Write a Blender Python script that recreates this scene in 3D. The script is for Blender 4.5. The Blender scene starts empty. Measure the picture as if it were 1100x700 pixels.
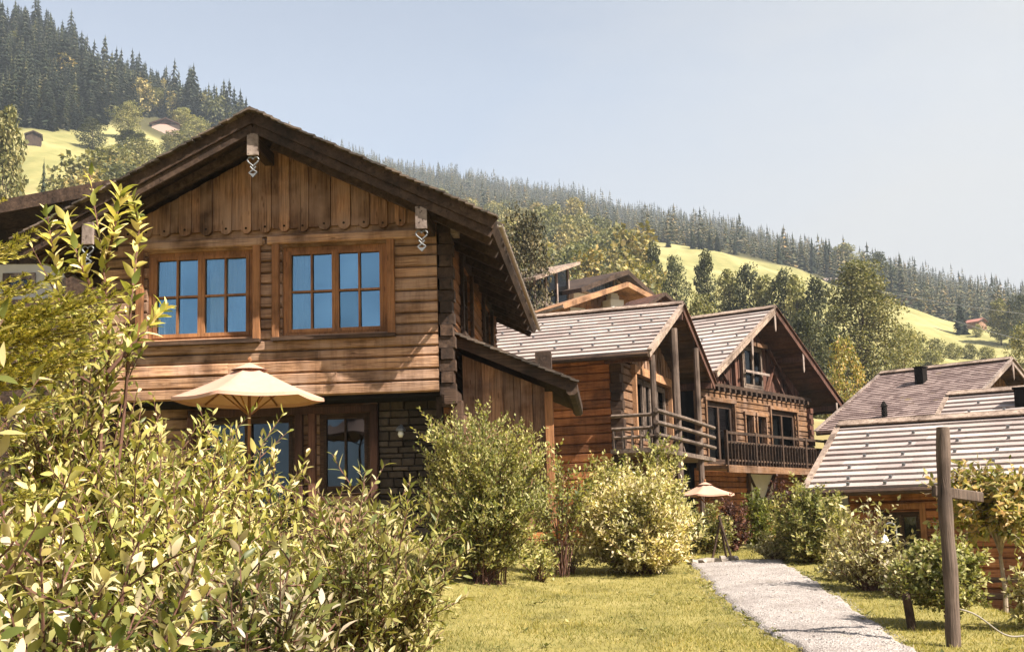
import bpy, math, random
import numpy as np
from mathutils import Vector, Matrix
R = math.radians
random.seed(11)
rng = np.random.default_rng(7)
scn = bpy.context.scene
COL = scn.collection

# ------------------------------------------------------------------ camera
F, PITCH, ROLL, CX, EYE = 1250.0, R(7.5), R(1.55), 550.0, 1.65
PY = 557 - F * math.tan(PITCH)
CM = Matrix.Rotation(math.pi / 2 + PITCH, 3, 'X') @ Matrix.Rotation(-ROLL, 3, 'Z')
cam_d = bpy.data.cameras.new('camera')
cam = bpy.data.objects.new('camera', cam_d)
COL.objects.link(cam)
cam.matrix_world = Matrix.Translation((0, 0, EYE)) @ CM.to_4x4()
cam_d.sensor_width = 36
cam_d.lens = F * 36 / 1100
cam_d.shift_y = (PY - 350) / 1100
cam_d.clip_end = 6000
cam_d.clip_start = 0.05
scn.camera = cam


def ray(px, py):
    return CM @ Vector(((px - CX) / F, -(py - PY) / F, -1.0))


def at(px, py, Y):
    d = ray(px, py)
    return Vector((0, 0, EYE)) + d * (Y / d.y)


# ------------------------------------------------------------------ terrain
def sm(a, b, x):
    t = np.clip((np.asarray(x, float) - a) / (b - a), 0, 1)
    return t * t * (3 - 2 * t)


COLS = [
    (-350, [(60, 470), (120, 400), (250, 300), (330, 230), (400, 170), (620, 10), (760, -60), (1300, 0)]),
    (30, [(60, 480), (120, 420), (250, 240), (330, 190), (410, 142), (620, 45), (760, 40), (1300, 130)]),
    (130, [(60, 490), (120, 430), (250, 250), (330, 205), (410, 160), (560, 108), (700, 112), (1300, 150)]),
    (245, [(60, 500), (120, 450), (250, 290), (330, 240), (410, 195), (540, 150), (700, 155), (1300, 158)]),
    (345, [(60, 505), (120, 470), (250, 330), (400, 260), (700, 205), (1000, 182), (1300, 164)]),
    (480, [(60, 505), (120, 440), (200, 350), (350, 275), (600, 235), (1000, 212), (1300, 191)]),
    (600, [(60, 505), (120, 425), (200, 345), (350, 285), (450, 258), (700, 244), (1000, 226), (1300, 209)]),
    (690, [(60, 500), (120, 430), (200, 352), (300, 302), (470, 264), (700, 260), (1000, 247), (1300, 231)]),
    (760, [(60, 495), (120, 430), (200, 362), (300, 315), (480, 271), (700, 269), (1000, 258), (1300, 242)]),
    (850, [(55, 490), (120, 440), (200, 385), (300, 335), (480, 289), (700, 287), (1000, 279), (1300, 268)]),
    (905, [(55, 485), (120, 445), (200, 398), (300, 352), (470, 308), (650, 302), (1000, 292), (1300, 283)]),
    (960, [(55, 480), (120, 440), (200, 402), (300, 366), (450, 327), (600, 322), (1000, 300), (1300, 298)]),
    (1030, [(55, 480), (120, 440), (200, 408), (300, 382), (420, 354), (600, 349), (1000, 316), (1300, 316)]),
    (1110, [(55, 480), (120, 440), (200, 415), (300, 388), (400, 368), (600, 356), (1000, 332), (1300, 332)]),
    (1500, [(55, 490), (120, 455), (200, 430), (300, 410), (400, 395), (600, 390), (1000, 380), (1300, 380)]),
]
RS = np.concatenate([np.arange(0, 30, .5), np.arange(30, 80, 1.5), np.arange(80, 500, 5), np.arange(500, 1421, 12)])
_az, _tab = [], []
for px, pr in COLS:
    d = ray(px, 300)
    _az.append(math.atan2(d.x, d.y))
    rr, zz = [], []
    for r, y in pr:
        d = ray(px, y)
        rr.append(r)
        zz.append(EYE + r * d.z / math.hypot(d.x, d.y))
    _tab.append(np.interp(RS, rr, zz))
_az, _tab = np.array(_az), np.array(_tab)
for k in range(6):      # round the profile off a little, more with distance
    _tab[:, 1:-1] = .25 * _tab[:, :-2] + .5 * _tab[:, 1:-1] + .25 * _tab[:, 2:]


def near_h(x, y):
    z = .04 * 22 * (1 - np.exp(-np.clip(y, 0, None) / 22.)) * 1.25
    z = np.where(y < 22, .04 * np.clip(y, 0, None), .88)
    z = z + .52 * sm(.8, -2.2, x) * sm(13.5, 18.5, y)
    z = z + .5 * sm(-3, -14, x)
    z = z - 1.75 * sm(5.0, 7.8, x - .06 * (y - 12)) * sm(4, 10, y)
    z = z + .02 * np.sin(x * 1.3 + y * .7) * np.sin(y * 1.1 - x * .4)
    return z


def H(x, y):
    x, y = np.asarray(x, float), np.asarray(y, float)
    r = np.hypot(x, y)
    az = np.arctan2(x, y)
    i = np.clip(np.searchsorted(_az, az) - 1, 0, len(_az) - 2)
    t = np.clip((az - _az[i]) / (_az[i + 1] - _az[i]), 0, 1)
    t = t * t * (3 - 2 * t) * .5 + t * .5
    k = np.clip(np.interp(r, RS, np.arange(len(RS))), 0, len(RS) - 1.001)
    k0 = k.astype(int)
    f = k - k0
    za = _tab[i, k0] * (1 - f) + _tab[i, k0 + 1] * f
    zb = _tab[i + 1, k0] * (1 - f) + _tab[i + 1, k0 + 1] * f
    far = za * (1 - t) + zb * t
    far = far + np.clip(r - 90, 0, 400) * .006 * (np.sin(x * .045 + 1) * np.sin(y * .038) + .5 * np.sin(x * .11 + y * .07))
    rear = sm(1.0, 1.9, np.abs(az))
    far = far * (1 - rear) + (1.0 + .01 * r) * rear
    w = sm(43, 66, r)
    return near_h(x, y) * (1 - w) + far * w


def gz(x, y):
    return float(H(x, y))


def ground_at(px, py):
    """where the view through a photo pixel meets the near lawn"""
    d = ray(px, py)
    t = 5.0
    for _ in range(60):
        p = Vector((0, 0, EYE)) + d * t
        t += (gz(p.x, p.y) - p.z) / d.z * .6
    p = Vector((0, 0, EYE)) + d * t
    return Vector((p.x, p.y, gz(p.x, p.y)))


def depth_for(px, ybase, rmin=60, rmax=1200):
    r = rmin
    while r < rmax:
        d = ray(px, ybase)
        n = math.hypot(d.x, d.y)
        x, y = d.x / n * r, d.y / n * r
        if (gz(x, y) - EYE) / r >= d.z / n:
            return y
        r += 2
    return rmax


# ------------------------------------------------------------------ materials
def nodes(name):
    m = bpy.data.materials.new(name)
    m.use_nodes = True
    nt = m.node_tree
    nt.nodes.clear()
    out = nt.nodes.new('ShaderNodeOutputMaterial')
    return m, nt, out


def N(nt, typ, ins=None, **props):
    n = nt.nodes.new(typ)
    for k, v in props.items():
        setattr(n, k, v)
    for k, v in (ins or {}).items():
        if hasattr(v, 'is_linked') or isinstance(v, bpy.types.NodeSocket):
            nt.links.new(v, n.inputs[k])
        else:
            n.inputs[k].default_value = v
    return n


def ramp(nt, fac, stops):
    n = nt.nodes.new('ShaderNodeValToRGB')
    el = n.color_ramp.elements
    while len(el) > 1:
        el.remove(el[-1])
    el[0].position, el[0].color = stops[0][0], (*stops[0][1], 1)
    for p, c in stops[1:]:
        e = el.new(p)
        e.color = (*c, 1)
    nt.links.new(fac, n.inputs[0])
    return n.outputs[0]


def mixc(nt, mode, fac, a, b):
    n = nt.nodes.new('ShaderNodeMix')
    n.data_type = 'RGBA'
    n.blend_type = mode
    for idx, v in ((0, fac), (6, a), (7, b)):
        if isinstance(v, bpy.types.NodeSocket):
            nt.links.new(v, n.inputs[idx])
        else:
            n.inputs[idx].default_value = v if idx == 0 else (*v, 1)
    return n.outputs[2]


def tcoord(nt, scale=(1, 1, 1), which='Object'):
    tc = nt.nodes.new('ShaderNodeTexCoord')
    mp = nt.nodes.new('ShaderNodeMapping')
    mp.inputs['Scale'].default_value = scale
    nt.links.new(tc.outputs[which], mp.inputs[0])
    return mp.outputs[0]


def finish(nt, out, colr, rough=.8, bump=None, bstr=.3, bdist=.02, spec=.25, metal=0):
    b = N(nt, 'ShaderNodeBsdfPrincipled', {'Roughness': rough, 'Metallic': metal, 'Specular IOR Level': spec})
    if isinstance(colr, bpy.types.NodeSocket):
        nt.links.new(colr, b.inputs['Base Color'])
    else:
        b.inputs['Base Color'].default_value = (*colr, 1)
    if bump is not None:
        bn = N(nt, 'ShaderNodeBump', {'Strength': bstr, 'Distance': bdist, 'Height': bump})
        nt.links.new(bn.outputs[0], b.inputs['Normal'])
    nt.links.new(b.outputs[0], out.inputs[0])
    return b


def wood(name, dark, mid, light, axis='X', worn=None, grey=None, vary=.8):
    """boards with grain along one local axis, each board its own tone, knots and weather stains"""
    m, nt, out = nodes(name)
    sc = {'X': (1.3, 30, 30), 'Y': (30, 1.3, 30), 'Z': (30, 30, 1.3), 'N': (7, 7, 7)}[axis]
    v = tcoord(nt, sc)
    isl = N(nt, 'ShaderNodeNewGeometry').outputs['Random Per Island']
    w = N(nt, 'ShaderNodeTexNoise', {'Vector': v, 'W': isl, 'Scale': 1.4, 'Detail': 6, 'Roughness': .65, 'Distortion': .6}, noise_dimensions='4D')
    nt.links.new(N(nt, 'ShaderNodeMath', {0: isl, 1: 40.}, operation='MULTIPLY').outputs[0], w.inputs['W'])
    c = ramp(nt, w.outputs[0], [(.30, tuple(x * .8 for x in dark)), (.47, mid), (.70, light)])
    tone = ramp(nt, isl, [(0, (1 - vary * .55,) * 3), (.35, (1 - vary * .15, 1 - vary * .17, 1 - vary * .2)), (.7, (1, 1, 1)), (1, (1 + vary * .45, 1 + vary * .38, 1 + vary * .28))])
    c = mixc(nt, 'MULTIPLY', 1.0, c, tone)
    big = N(nt, 'ShaderNodeTexNoise', {'Vector': tcoord(nt, (.8, .8, .8)), 'Scale': 1.3, 'Detail': 5, 'Roughness': .6})
    st = ramp(nt, big.outputs[0], [(.36, (.34, .30, .28)), (.5, (.9, .88, .87)), (.65, (1.12, 1.1, 1.06))])
    c = mixc(nt, 'MULTIPLY', .85, c, st)
    if grey:
        g2 = N(nt, 'ShaderNodeTexNoise', {'Vector': tcoord(nt, (1.6, 1.6, 1.6)), 'Scale': 1.1, 'Detail': 4})
        gf = ramp(nt, g2.outputs[0], [(.45, (0, 0, 0)), (.68, (.8, .8, .8))])
        c = mixc(nt, 'MIX', gf, c, grey)
    ks = {'X': (2.2, 9, 9), 'Y': (9, 2.2, 9), 'Z': (9, 9, 2.2), 'N': (4, 4, 4)}[axis]
    vo = N(nt, 'ShaderNodeTexVoronoi', {'Vector': tcoord(nt, ks), 'Scale': 1.0})
    kn = ramp(nt, vo.outputs['Distance'], [(.05, (.3, .24, .2)), (.16, (1, 1, 1))])
    c = mixc(nt, 'MULTIPLY', .8, c, kn)
    sk = N(nt, 'ShaderNodeTexNoise', {'Vector': tcoord(nt, (7, 7, .5)), 'Scale': 1.0, 'Detail': 5, 'Roughness': .6})
    c = mixc(nt, 'MULTIPLY', .42, c, ramp(nt, sk.outputs[0], [(.40, (.5, .46, .44)), (.52, (1, 1, 1))]))
    ck = N(nt, 'ShaderNodeTexNoise', {'Vector': tcoord(nt, tuple(q * (.6 if q < 3 else 2.2) for q in sc)), 'Scale': 1.0, 'Detail': 2, 'Distortion': .3})
    c = mixc(nt, 'MULTIPLY', .9, c, ramp(nt, ck.outputs[0], [(.30, (.22, .19, .17)), (.36, (1, 1, 1))]))
    finish(nt, out, c, .78, w.outputs[0], .8, .018)
    return m


def shingle(name, a, b, lich=None):
    m, nt, out = nodes(name)
    isl = N(nt, 'ShaderNodeNewGeometry').outputs['Random Per Island']
    c = ramp(nt, isl, [(0, tuple(x * .86 for x in a)), (.25, a), (.8, b), (1, tuple(x * 1.06 for x in b))])
    n = N(nt, 'ShaderNodeTexNoise', {'Vector': tcoord(nt, (9, 9, 9)), 'Scale': 3, 'Detail': 5, 'Roughness': .7})
    c = mixc(nt, 'MULTIPLY', .7, c, ramp(nt, n.outputs[0], [(.3, (.62, .58, .56)), (.6, (1.05, 1.05, 1.05))]))
    n2 = N(nt, 'ShaderNodeTexNoise', {'Vector': tcoord(nt), 'Scale': .7, 'Detail': 5, 'Roughness': .6})
    c = mixc(nt, 'MULTIPLY', .7, c, ramp(nt, n2.outputs[0], [(.35, (.74, .7, .7)), (.6, (1.04, 1.03, 1.0))]))
    if lich:
        n3 = N(nt, 'ShaderNodeTexNoise', {'Vector': tcoord(nt), 'Scale': 1.7, 'Detail': 6})
        c = mixc(nt, 'MIX', ramp(nt, n3.outputs[0], [(.62, (0, 0, 0)), (.74, (.7, .7, .7))]), c, lich)
    finish(nt, out, c, .8, n.outputs[0], .4, .01)
    return m


def plain(name, c, rough=.6, spec=.3, metal=0, var=.25, scale=4):
    m, nt, out = nodes(name)
    n = N(nt, 'ShaderNodeTexNoise', {'Vector': tcoord(nt), 'Scale': scale, 'Detail': 5, 'Roughness': .6})
    cc = ramp(nt, n.outputs[0], [(.3, tuple(x * (1 - var) for x in c)), (.7, tuple(min(1, x * (1 + var * .6)) for x in c))])
    finish(nt, out, cc, rough, n.outputs[0], .25, .01, spec, metal)
    return m


def foliage(name, cols, trans=.3, rough=.5, obj_var=.25, spec=.2, mass=None):
    """leaves: every leaf its own tone, light shines through"""
    m, nt, out = nodes(name)
    isl = N(nt, 'ShaderNodeNewGeometry').outputs['Random Per Island']
    k = len(cols) - 1
    c = ramp(nt, isl, [(i / k, cc) for i, cc in enumerate(cols)])
    n = N(nt, 'ShaderNodeTexNoise', {'Vector': tcoord(nt), 'Scale': 1.3, 'Detail': 3})
    c = mixc(nt, 'MULTIPLY', 1, c, ramp(nt, n.outputs[0], [(.3, (.72, .78, .8)), (.7, (1.2, 1.12, 1.0))]))
    oi = N(nt, 'ShaderNodeObjectInfo').outputs['Random']
    c = mixc(nt, 'MULTIPLY', 1, c, ramp(nt, oi, [(0, (1 - obj_var,) * 3), (1, (1 + obj_var, 1 + obj_var, 1 + obj_var * .6))]))
    if mass:        # every tree of a wood its own tone
        tn = N(nt, 'ShaderNodeAttribute', attribute_name='tone').outputs['Fac']
        c = mixc(nt, 'MULTIPLY', 1, c, ramp(nt, tn, mass))
    b = N(nt, 'ShaderNodeBsdfPrincipled', {'Base Color': c, 'Roughness': rough, 'Specular IOR Level': spec})
    t = N(nt, 'ShaderNodeBsdfTranslucent', {'Color': mixc(nt, 'MULTIPLY', 1, c, (1.25, 1.3, .6))})
    mx = N(nt, 'ShaderNodeMixShader', {0: trans, 1: b.outputs[0], 2: t.outputs[0]})
    nt.links.new(mx.outputs[0], out.inputs[0])
    return m


def glass(name, tint=(.3, .55, .8), mixf=.7, inner=(.5, .62, .7), wob=.12):
    m, nt, out = nodes(name)
    v = tcoord(nt)
    n = N(nt, 'ShaderNodeTexNoise', {'Vector': v, 'Scale': 1.7, 'Detail': 2})
    bn = N(nt, 'ShaderNodeBump', {'Strength': wob, 'Distance': .05, 'Height': n.outputs[0]})
    g = N(nt, 'ShaderNodeBsdfGlossy', {'Color': (*tint, 1), 'Roughness': .02, 'Normal': bn.outputs[0]})
    t = N(nt, 'ShaderNodeBsdfTransparent', {'Color': (*inner, 1)})
    n2 = N(nt, 'ShaderNodeTexNoise', {'Vector': v, 'Scale': .9, 'Detail': 3})
    mf = N(nt, 'ShaderNodeMapRange', {0: n2.outputs[0], 1: .3, 2: .7, 3: mixf * .72, 4: min(1, mixf * 1.2)})
    isl = N(nt, 'ShaderNodeNewGeometry').outputs['Random Per Island']
    pv_ = N(nt, 'ShaderNodeMapRange', {0: isl, 3: .72, 4: 1.15}).outputs[0]
    mfx = N(nt, 'ShaderNodeMath', {0: mf.outputs[0], 1: pv_}, operation='MULTIPLY').outputs[0]
    mx = N(nt, 'ShaderNodeMixShader', {0: mfx, 1: t.outputs[0], 2: g.outputs[0]})
    nt.links.new(mx.outputs[0], out.inputs[0])
    return m


M = {}
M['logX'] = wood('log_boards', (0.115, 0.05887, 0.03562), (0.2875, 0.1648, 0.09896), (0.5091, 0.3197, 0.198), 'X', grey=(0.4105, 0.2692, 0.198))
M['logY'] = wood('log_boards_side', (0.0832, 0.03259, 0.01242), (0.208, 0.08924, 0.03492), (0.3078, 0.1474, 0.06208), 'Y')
M['logV'] = wood('upright_boards', (0.08425, 0.04302, 0.02671), (0.2221, 0.1199, 0.07016), (0.4136, 0.2457, 0.147), 'Z', grey=(0.291, 0.1845, 0.1336), vary=.95)
M['frame'] = wood('window_frame_wood', (0.146, 0.06285, 0.02619), (0.2808, 0.1257, 0.05238), (0.3594, 0.1728, 0.07334), 'Z', vary=.3)
M['dark'] = wood('dark_weathered_wood', (0.01857, 0.01102, 0.00787), (0.04642, 0.02676, 0.01732), (0.09283, 0.05902, 0.04094), 'N')
M['darkX'] = wood('dark_weathered_beam', (0.02184, 0.01222, 0.008148), (0.0546, 0.03055, 0.01901), (0.1165, 0.07129, 0.04753), 'X')
M['darkY'] = wood('dark_weathered_rafter', (0.0182, 0.01018, 0.00679), (0.04368, 0.02444, 0.01494), (0.08736, 0.05432, 0.03734), 'Y')
M['grey'] = wood('grey_weathered_wood', (0.05824, 0.04268, 0.03492), (0.1248, 0.09312, 0.0745), (0.2163, 0.1668, 0.1358), 'N', vary=.5)
M['pole'] = wood('grey_round_pole_wood', (0.04862, 0.03463, 0.02721), (0.1149, 0.08245, 0.06431), (0.1945, 0.1402, 0.1113), 'Z', vary=.1)
M['pale'] = wood('pale_board', (0.1676, 0.1263, 0.1083), (0.245, 0.1924, 0.1684), (0.2966, 0.2406, 0.2105), 'N', vary=.3)
M['rake'] = wood('pale_bargeboard', (0.1498, 0.1048, 0.08032), (0.2696, 0.2025, 0.1606), (0.3594, 0.2794, 0.2305), 'N', vary=.3)  # pale board tone for rakes, ridge boards and light trim
M['red'] = wood('red_brown_boards', (0.1417, 0.04545, 0.01906), (0.3709, 0.1462, 0.05828), (0.5016, 0.2272, 0.09535), 'X')
M['redcol'] = wood('red_brown_uprights', (0.04212, 0.01798, 0.01237), (0.09126, 0.04121, 0.0291), (0.1474, 0.07493, 0.05093), 'Z')
M['honey'] = wood('honey_log_boards', (0.07338, 0.03422, 0.01673), (0.1631, 0.08518, 0.04258), (0.269, 0.1521, 0.07984), 'Y', grey=(0.1957, 0.1216, 0.08365))
M['new'] = wood('light_larch_boards', (0.1997, 0.1009, 0.05044), (0.3162, 0.1707, 0.08924), (0.3994, 0.2328, 0.1319), 'Y', vary=.3)
M['shingle'] = shingle('weathered_larch_shingles', (.33, .275, .255), (.40, .345, .325))
M['shingle_pink'] = shingle('pinkish_fine_shingles', (.19, .135, .125), (.30, .228, .21), (.28, .21, .09))
M['shingle_dark'] = shingle('old_dark_shingles', (.05, .04, .033), (.13, .10, .08))
M['glass'] = glass('blue_window_glass', (.20, .36, .50), .56, (.86, .92, .95), .25)
M['glass_dark'] = glass('dark_window_glass', (.45, .5, .55), .10, (.3, .3, .3))
M['glass_refl'] = glass('lower_window_glass', (.26, .34, .42), .2, (.25, .25, .25))
M['curtain'] = plain('white_curtain', (.78, .80, .80), .9, .1, var=.12)
M['void'] = plain('dark_interior', (.012, .010, .009), .9, .05)
M['iron'] = plain('wrought_iron', (.16, .165, .175), .5, .5, .2)
M['copper'] = plain('pale_metal_gutter', (.40, .34, .30), .45, .5, .5)
M['white'] = plain('white_render', (.55, .52, .49), .85, .2, var=.08)
M['pinkw'] = plain('pink_render', (.38, .26, .215), .85, .2, var=.1)
M['roofred'] = plain('faded_red_roof', (.30, .13, .10), .8, .2)
M['sail'] = plain('beige_canvas', (.45, .265, .195), .9, .1, var=.07, scale=9)
M['rope'] = plain('pale_rope', (.24, .21, .175), .9, .1)
M['wire'] = plain('overhead_wire', (.3, .3, .3), .5, .4)
M['lampw'] = plain('white_lamp_glass', (.8, .78, .72), .3, .5, var=.05)
M['edge_stone'] = plain('edging_stone', (.26, .22, .19), .9, .1, var=.4, scale=6)
M['bark'] = plain('bark', (.10, .07, .05), .9, .1, var=.5, scale=9)
M['twig'] = plain('reddish_twig', (.12, .06, .042), .8, .2, var=.4, scale=20)
M['palebark'] = plain('pale_bark', (.28, .22, .17), .9, .1, var=.4, scale=12)


def stone_mat():
    m, nt, out = nodes('dry_stone')
    isl = N(nt, 'ShaderNodeNewGeometry').outputs['Random Per Island']
    c = ramp(nt, isl, [(0, (.035, .026, .02)), (.4, (.06, .046, .036)), (.8, (.095, .073, .057)), (1, (.14, .112, .09))])
    n = N(nt, 'ShaderNodeTexNoise', {'Vector': tcoord(nt), 'Scale': 12, 'Detail': 7, 'Roughness': .7})
    c = mixc(nt, 'MULTIPLY', .8, c, ramp(nt, n.outputs[0], [(.3, (.5, .47, .45)), (.65, (1.15, 1.12, 1.1))]))
    finish(nt, out, c, .9, n.outputs[0], .7, .02)
    return m


M['stone'] = stone_mat()


# ------------------------------------------------------------------ mesh helpers
class MB:
    def __init__(s):
        s.v, s.f, s.m, s.mi = [], [], [], 0

    def add(s, vs, fs):
        o = len(s.v)
        s.v += [tuple(v) for v in vs]
        s.f += [tuple(i + o for i in f) for f in fs]
        s.m += [s.mi] * len(fs)
        return s

    def box(s, a, b):
        (x0, y0, z0), (x1, y1, z1) = [min(p, q) for p, q in zip(a, b)], [max(p, q) for p, q in zip(a, b)]
        return s.add([(x0, y0, z0), (x1, y0, z0), (x1, y1, z0), (x0, y1, z0), (x0, y0, z1), (x1, y0, z1), (x1, y1, z1), (x0, y1, z1)],
                     [(0, 3, 2, 1), (4, 5, 6, 7), (0, 1, 5, 4), (1, 2, 6, 5), (2, 3, 7, 6), (3, 0, 4, 7)])

    def beam(s, p0, p1, w, h, up=(0, 0, 1), c=0.0):
        """bar of width w (sideways) and height h (along up), optional chamfer c"""
        p0, p1, up = Vector(p0), Vector(p1), Vector(up)
        d = (p1 - p0).normalized()
        if abs(d.dot(up)) > .98:
            up = Vector((0, 1, 0))
        sx = d.cross(up).normalized()
        u = sx.cross(d).normalized()
        a, b = w / 2, h / 2
        if c:
            prof = [(-a + c, -b), (a - c, -b), (a, -b + c), (a, b - c), (a - c, b), (-a + c, b), (-a, b - c), (-a, -b + c)]
        else:
            prof = [(-a, -b), (a, -b), (a, b), (-a, b)]
        n = len(prof)
        vs = [p0 + sx * x + u * y for x, y in prof] + [p1 + sx * x + u * y for x, y in prof]
        fs = [tuple(range(n - 1, -1, -1)), tuple(range(n, 2 * n))] + [(i, (i + 1) % n, n + (i + 1) % n, n + i) for i in range(n)]
        return s.add(vs, fs)

    def prism(s, poly, f, d0, d1):
        """polygon (u,w) pushed through depth d0..d1 with f(u,d,w) -> point"""
        n = len(poly)
        vs = [f(u, d0, w) for u, w in poly] + [f(u, d1, w) for u, w in poly]
        fs = [tuple(range(n)), tuple(range(2 * n - 1, n - 1, -1))] + [(i, n + i, n + (i + 1) % n, (i + 1) % n) for i in range(n)]
        return s.add(vs, fs)

    def tube(s, pts, rad, n=8, cap=True):
        pts = [Vector(p) for p in pts]
        if not hasattr(rad, '__len__'):
            rad = [rad] * len(pts)
        o = len(s.v)
        vs, fs = [], []
        ref = Vector((.31, .2, 1)).normalized()
        for i, p in enumerate(pts):
            d = (pts[min(i + 1, len(pts) - 1)] - pts[max(i - 1, 0)]).normalized()
            a = d.cross(ref if abs(d.dot(ref)) < .95 else Vector((1, 0, 0))).normalized()
            b = d.cross(a)
            for k in range(n):
                t = 2 * math.pi * k / n
                vs.append(p + (a * math.cos(t) + b * math.sin(t)) * rad[i])
        for i in range(len(pts) - 1):
            for k in range(n):
                fs.append((i * n + k, i * n + (k + 1) % n, (i + 1) * n + (k + 1) % n, (i + 1) * n + k))
        if cap:
            fs.append(tuple(range(n - 1, -1, -1)))
            fs.append(tuple(range((len(pts) - 1) * n, len(pts) * n)))
        return s.add(vs, fs)

    def build(s, name, mats, parent=None, loc=(0, 0, 0), smooth=False):
        me = bpy.data.meshes.new(name)
        me.from_pydata(s.v, [], s.f)
        for m in (mats if isinstance(mats, list) else [mats]):
            me.materials.append(M[m] if isinstance(m, str) else m)
        me.polygons.foreach_set('material_index', s.m)
        if smooth:
            me.polygons.foreach_set('use_smooth', [True] * len(me.polygons))
        me.update()
        return link(name, me, parent, loc)


def link(name, me, parent=None, loc=(0, 0, 0)):
    o = bpy.data.objects.new(name, me)
    COL.objects.link(o)
    o.location = loc
    if parent is not None:
        o.parent = parent
    return o


def np_mesh(name, V, Fc, mat, smooth=False):
    V = np.ascontiguousarray(V, np.float32).reshape(-1, 3)
    Fc = np.ascontiguousarray(Fc, np.int32)
    k = Fc.shape[1]
    me = bpy.data.meshes.new(name)
    me.vertices.add(len(V))
    me.vertices.foreach_set('co', V.ravel())
    me.loops.add(Fc.size)
    me.loops.foreach_set('vertex_index', Fc.ravel())
    me.polygons.add(len(Fc))
    me.polygons.foreach_set('loop_start', np.arange(len(Fc), dtype=np.int32) * k)
    me.polygons.foreach_set('loop_total', np.full(len(Fc), k, np.int32))
    if smooth:
        me.polygons.foreach_set('use_smooth', np.ones(len(Fc), bool))
    me.materials.append(M[mat] if isinstance(mat, str) else mat)
    me.update(calc_edges=True)
    return me


def inst(T, Fc, P, X, Y, Z, S):
    """copies of template T (n,3) at P with axes X,Y,Z (N,3) and scale S (N,) or (N,3)"""
    S = np.asarray(S, float)
    if S.ndim == 1:
        S = np.repeat(S[:, None], 3, 1)
    TT = T[None] * S[:, None, :]
    V = TT[..., 0:1] * X[:, None] + TT[..., 1:2] * Y[:, None] + TT[..., 2:3] * Z[:, None] + P[:, None]
    n = len(T)
    FF = Fc[None] + (np.arange(len(P)) * n)[:, None, None]
    return V.reshape(-1, 3), FF.reshape(-1, Fc.shape[1])


def nrm(a):
    return a / np.maximum(np.linalg.norm(a, axis=-1, keepdims=True), 1e-9)


def thing(name, label, cat, loc=(0, 0, 0), rz=0, group=None):
    o = bpy.data.objects.new(name, None)
    COL.objects.link(o)
    o.empty_display_size = .3
    o.location = loc
    o.rotation_euler = (0, 0, rz)
    return tag(o, label, cat, group)


def tag(o, label, cat, group=None):
    o['label'] = label
    o['category'] = cat
    if group:
        o['group'] = group
    return o


def kind(o, k):
    o['kind'] = k
    return o


def copy_thing(o, loc, rz=0, scale=None, label=None):
    c = o.copy()
    COL.objects.link(c)
    c.location = loc
    c.rotation_euler = (0, 0, rz)
    if scale is not None:
        c.scale = scale
    if label:
        c['label'] = label
    for ch in o.children:
        d = ch.copy()
        COL.objects.link(d)
        d.parent = c
    return c


fX = lambda u, d, w: (u, -d, w)              # wall facing local -Y: u = x, d outward


def fXo(y0):
    return lambda u, d, w: (u, y0 - d, w)


def fYo(x0):
    return lambda u, d, w: (x0 + d, u, w)    # wall facing local +X


def fYn(x0):
    return lambda u, d, w: (x0 - d, u, w)    # wall facing local -X


def logs(mb, f, u0, u1, w0, w1, rh=.2, openings=(), thk=.1, jit=.014, split=(1.6, 4.5), c=.03, top=None):
    w = w0
    while w < w1 - .02:
        h = min(rh * random.uniform(.85, 1.18), w1 - w)
        if w1 - w - h < .06:
            h = w1 - w
        ua, ub = u0, u1
        if top:
            ua, ub = top(w + h)
            ua, ub = max(ua, u0), min(ub, u1)
        # split round openings
        spans = [(ua, ub, w, w + h)]
        for (o0, o1, p0, p1) in openings:
            nxt = []
            for (a, b, z0, z1) in spans:
                if z1 <= p0 or z0 >= p1 or b <= o0 or a >= o1:
                    nxt.append((a, b, z0, z1))
                    continue
                if a < o0:
                    nxt.append((a, o0, z0, z1))
                if b > o1:
                    nxt.append((o1, b, z0, z1))
                if z0 < p0 - .03:
                    nxt.append((max(a, o0), min(b, o1), z0, p0))
                if z1 > p1 + .03:
                    nxt.append((max(a, o0), min(b, o1), p1, z1))
            spans = nxt
        for (a, b, z0, z1) in spans:
            x = a
            while x < b - .02:
                e = min(b, x + random.uniform(*split))
                if b - e < .4:
                    e = b
                j = random.uniform(-jit, jit)
                tl = random.uniform(-.006, .006)
                cc = min(c, (z1 - z0) * .3)
                tl *= 1.8
                prof = [(-thk, z0 + .004), (j - cc * 1.5, z0 + .005), (j + tl, z0 + cc), (j - tl, z1 - cc), (j - cc * 1.5, z1 - .005), (-thk, z1 - .004)]
                n = 6
                vs = [f(x + .002, d, z) for d, z in prof] + [f(e - .002, d, z) for d, z in prof]
                mb.add(vs, [tuple(range(n)), tuple(range(2 * n - 1, n - 1, -1))] + [(i, n + i, n + (i + 1) % n, (i + 1) % n) for i in range(n)])
                x = e
        w += h
    return mb


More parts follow.
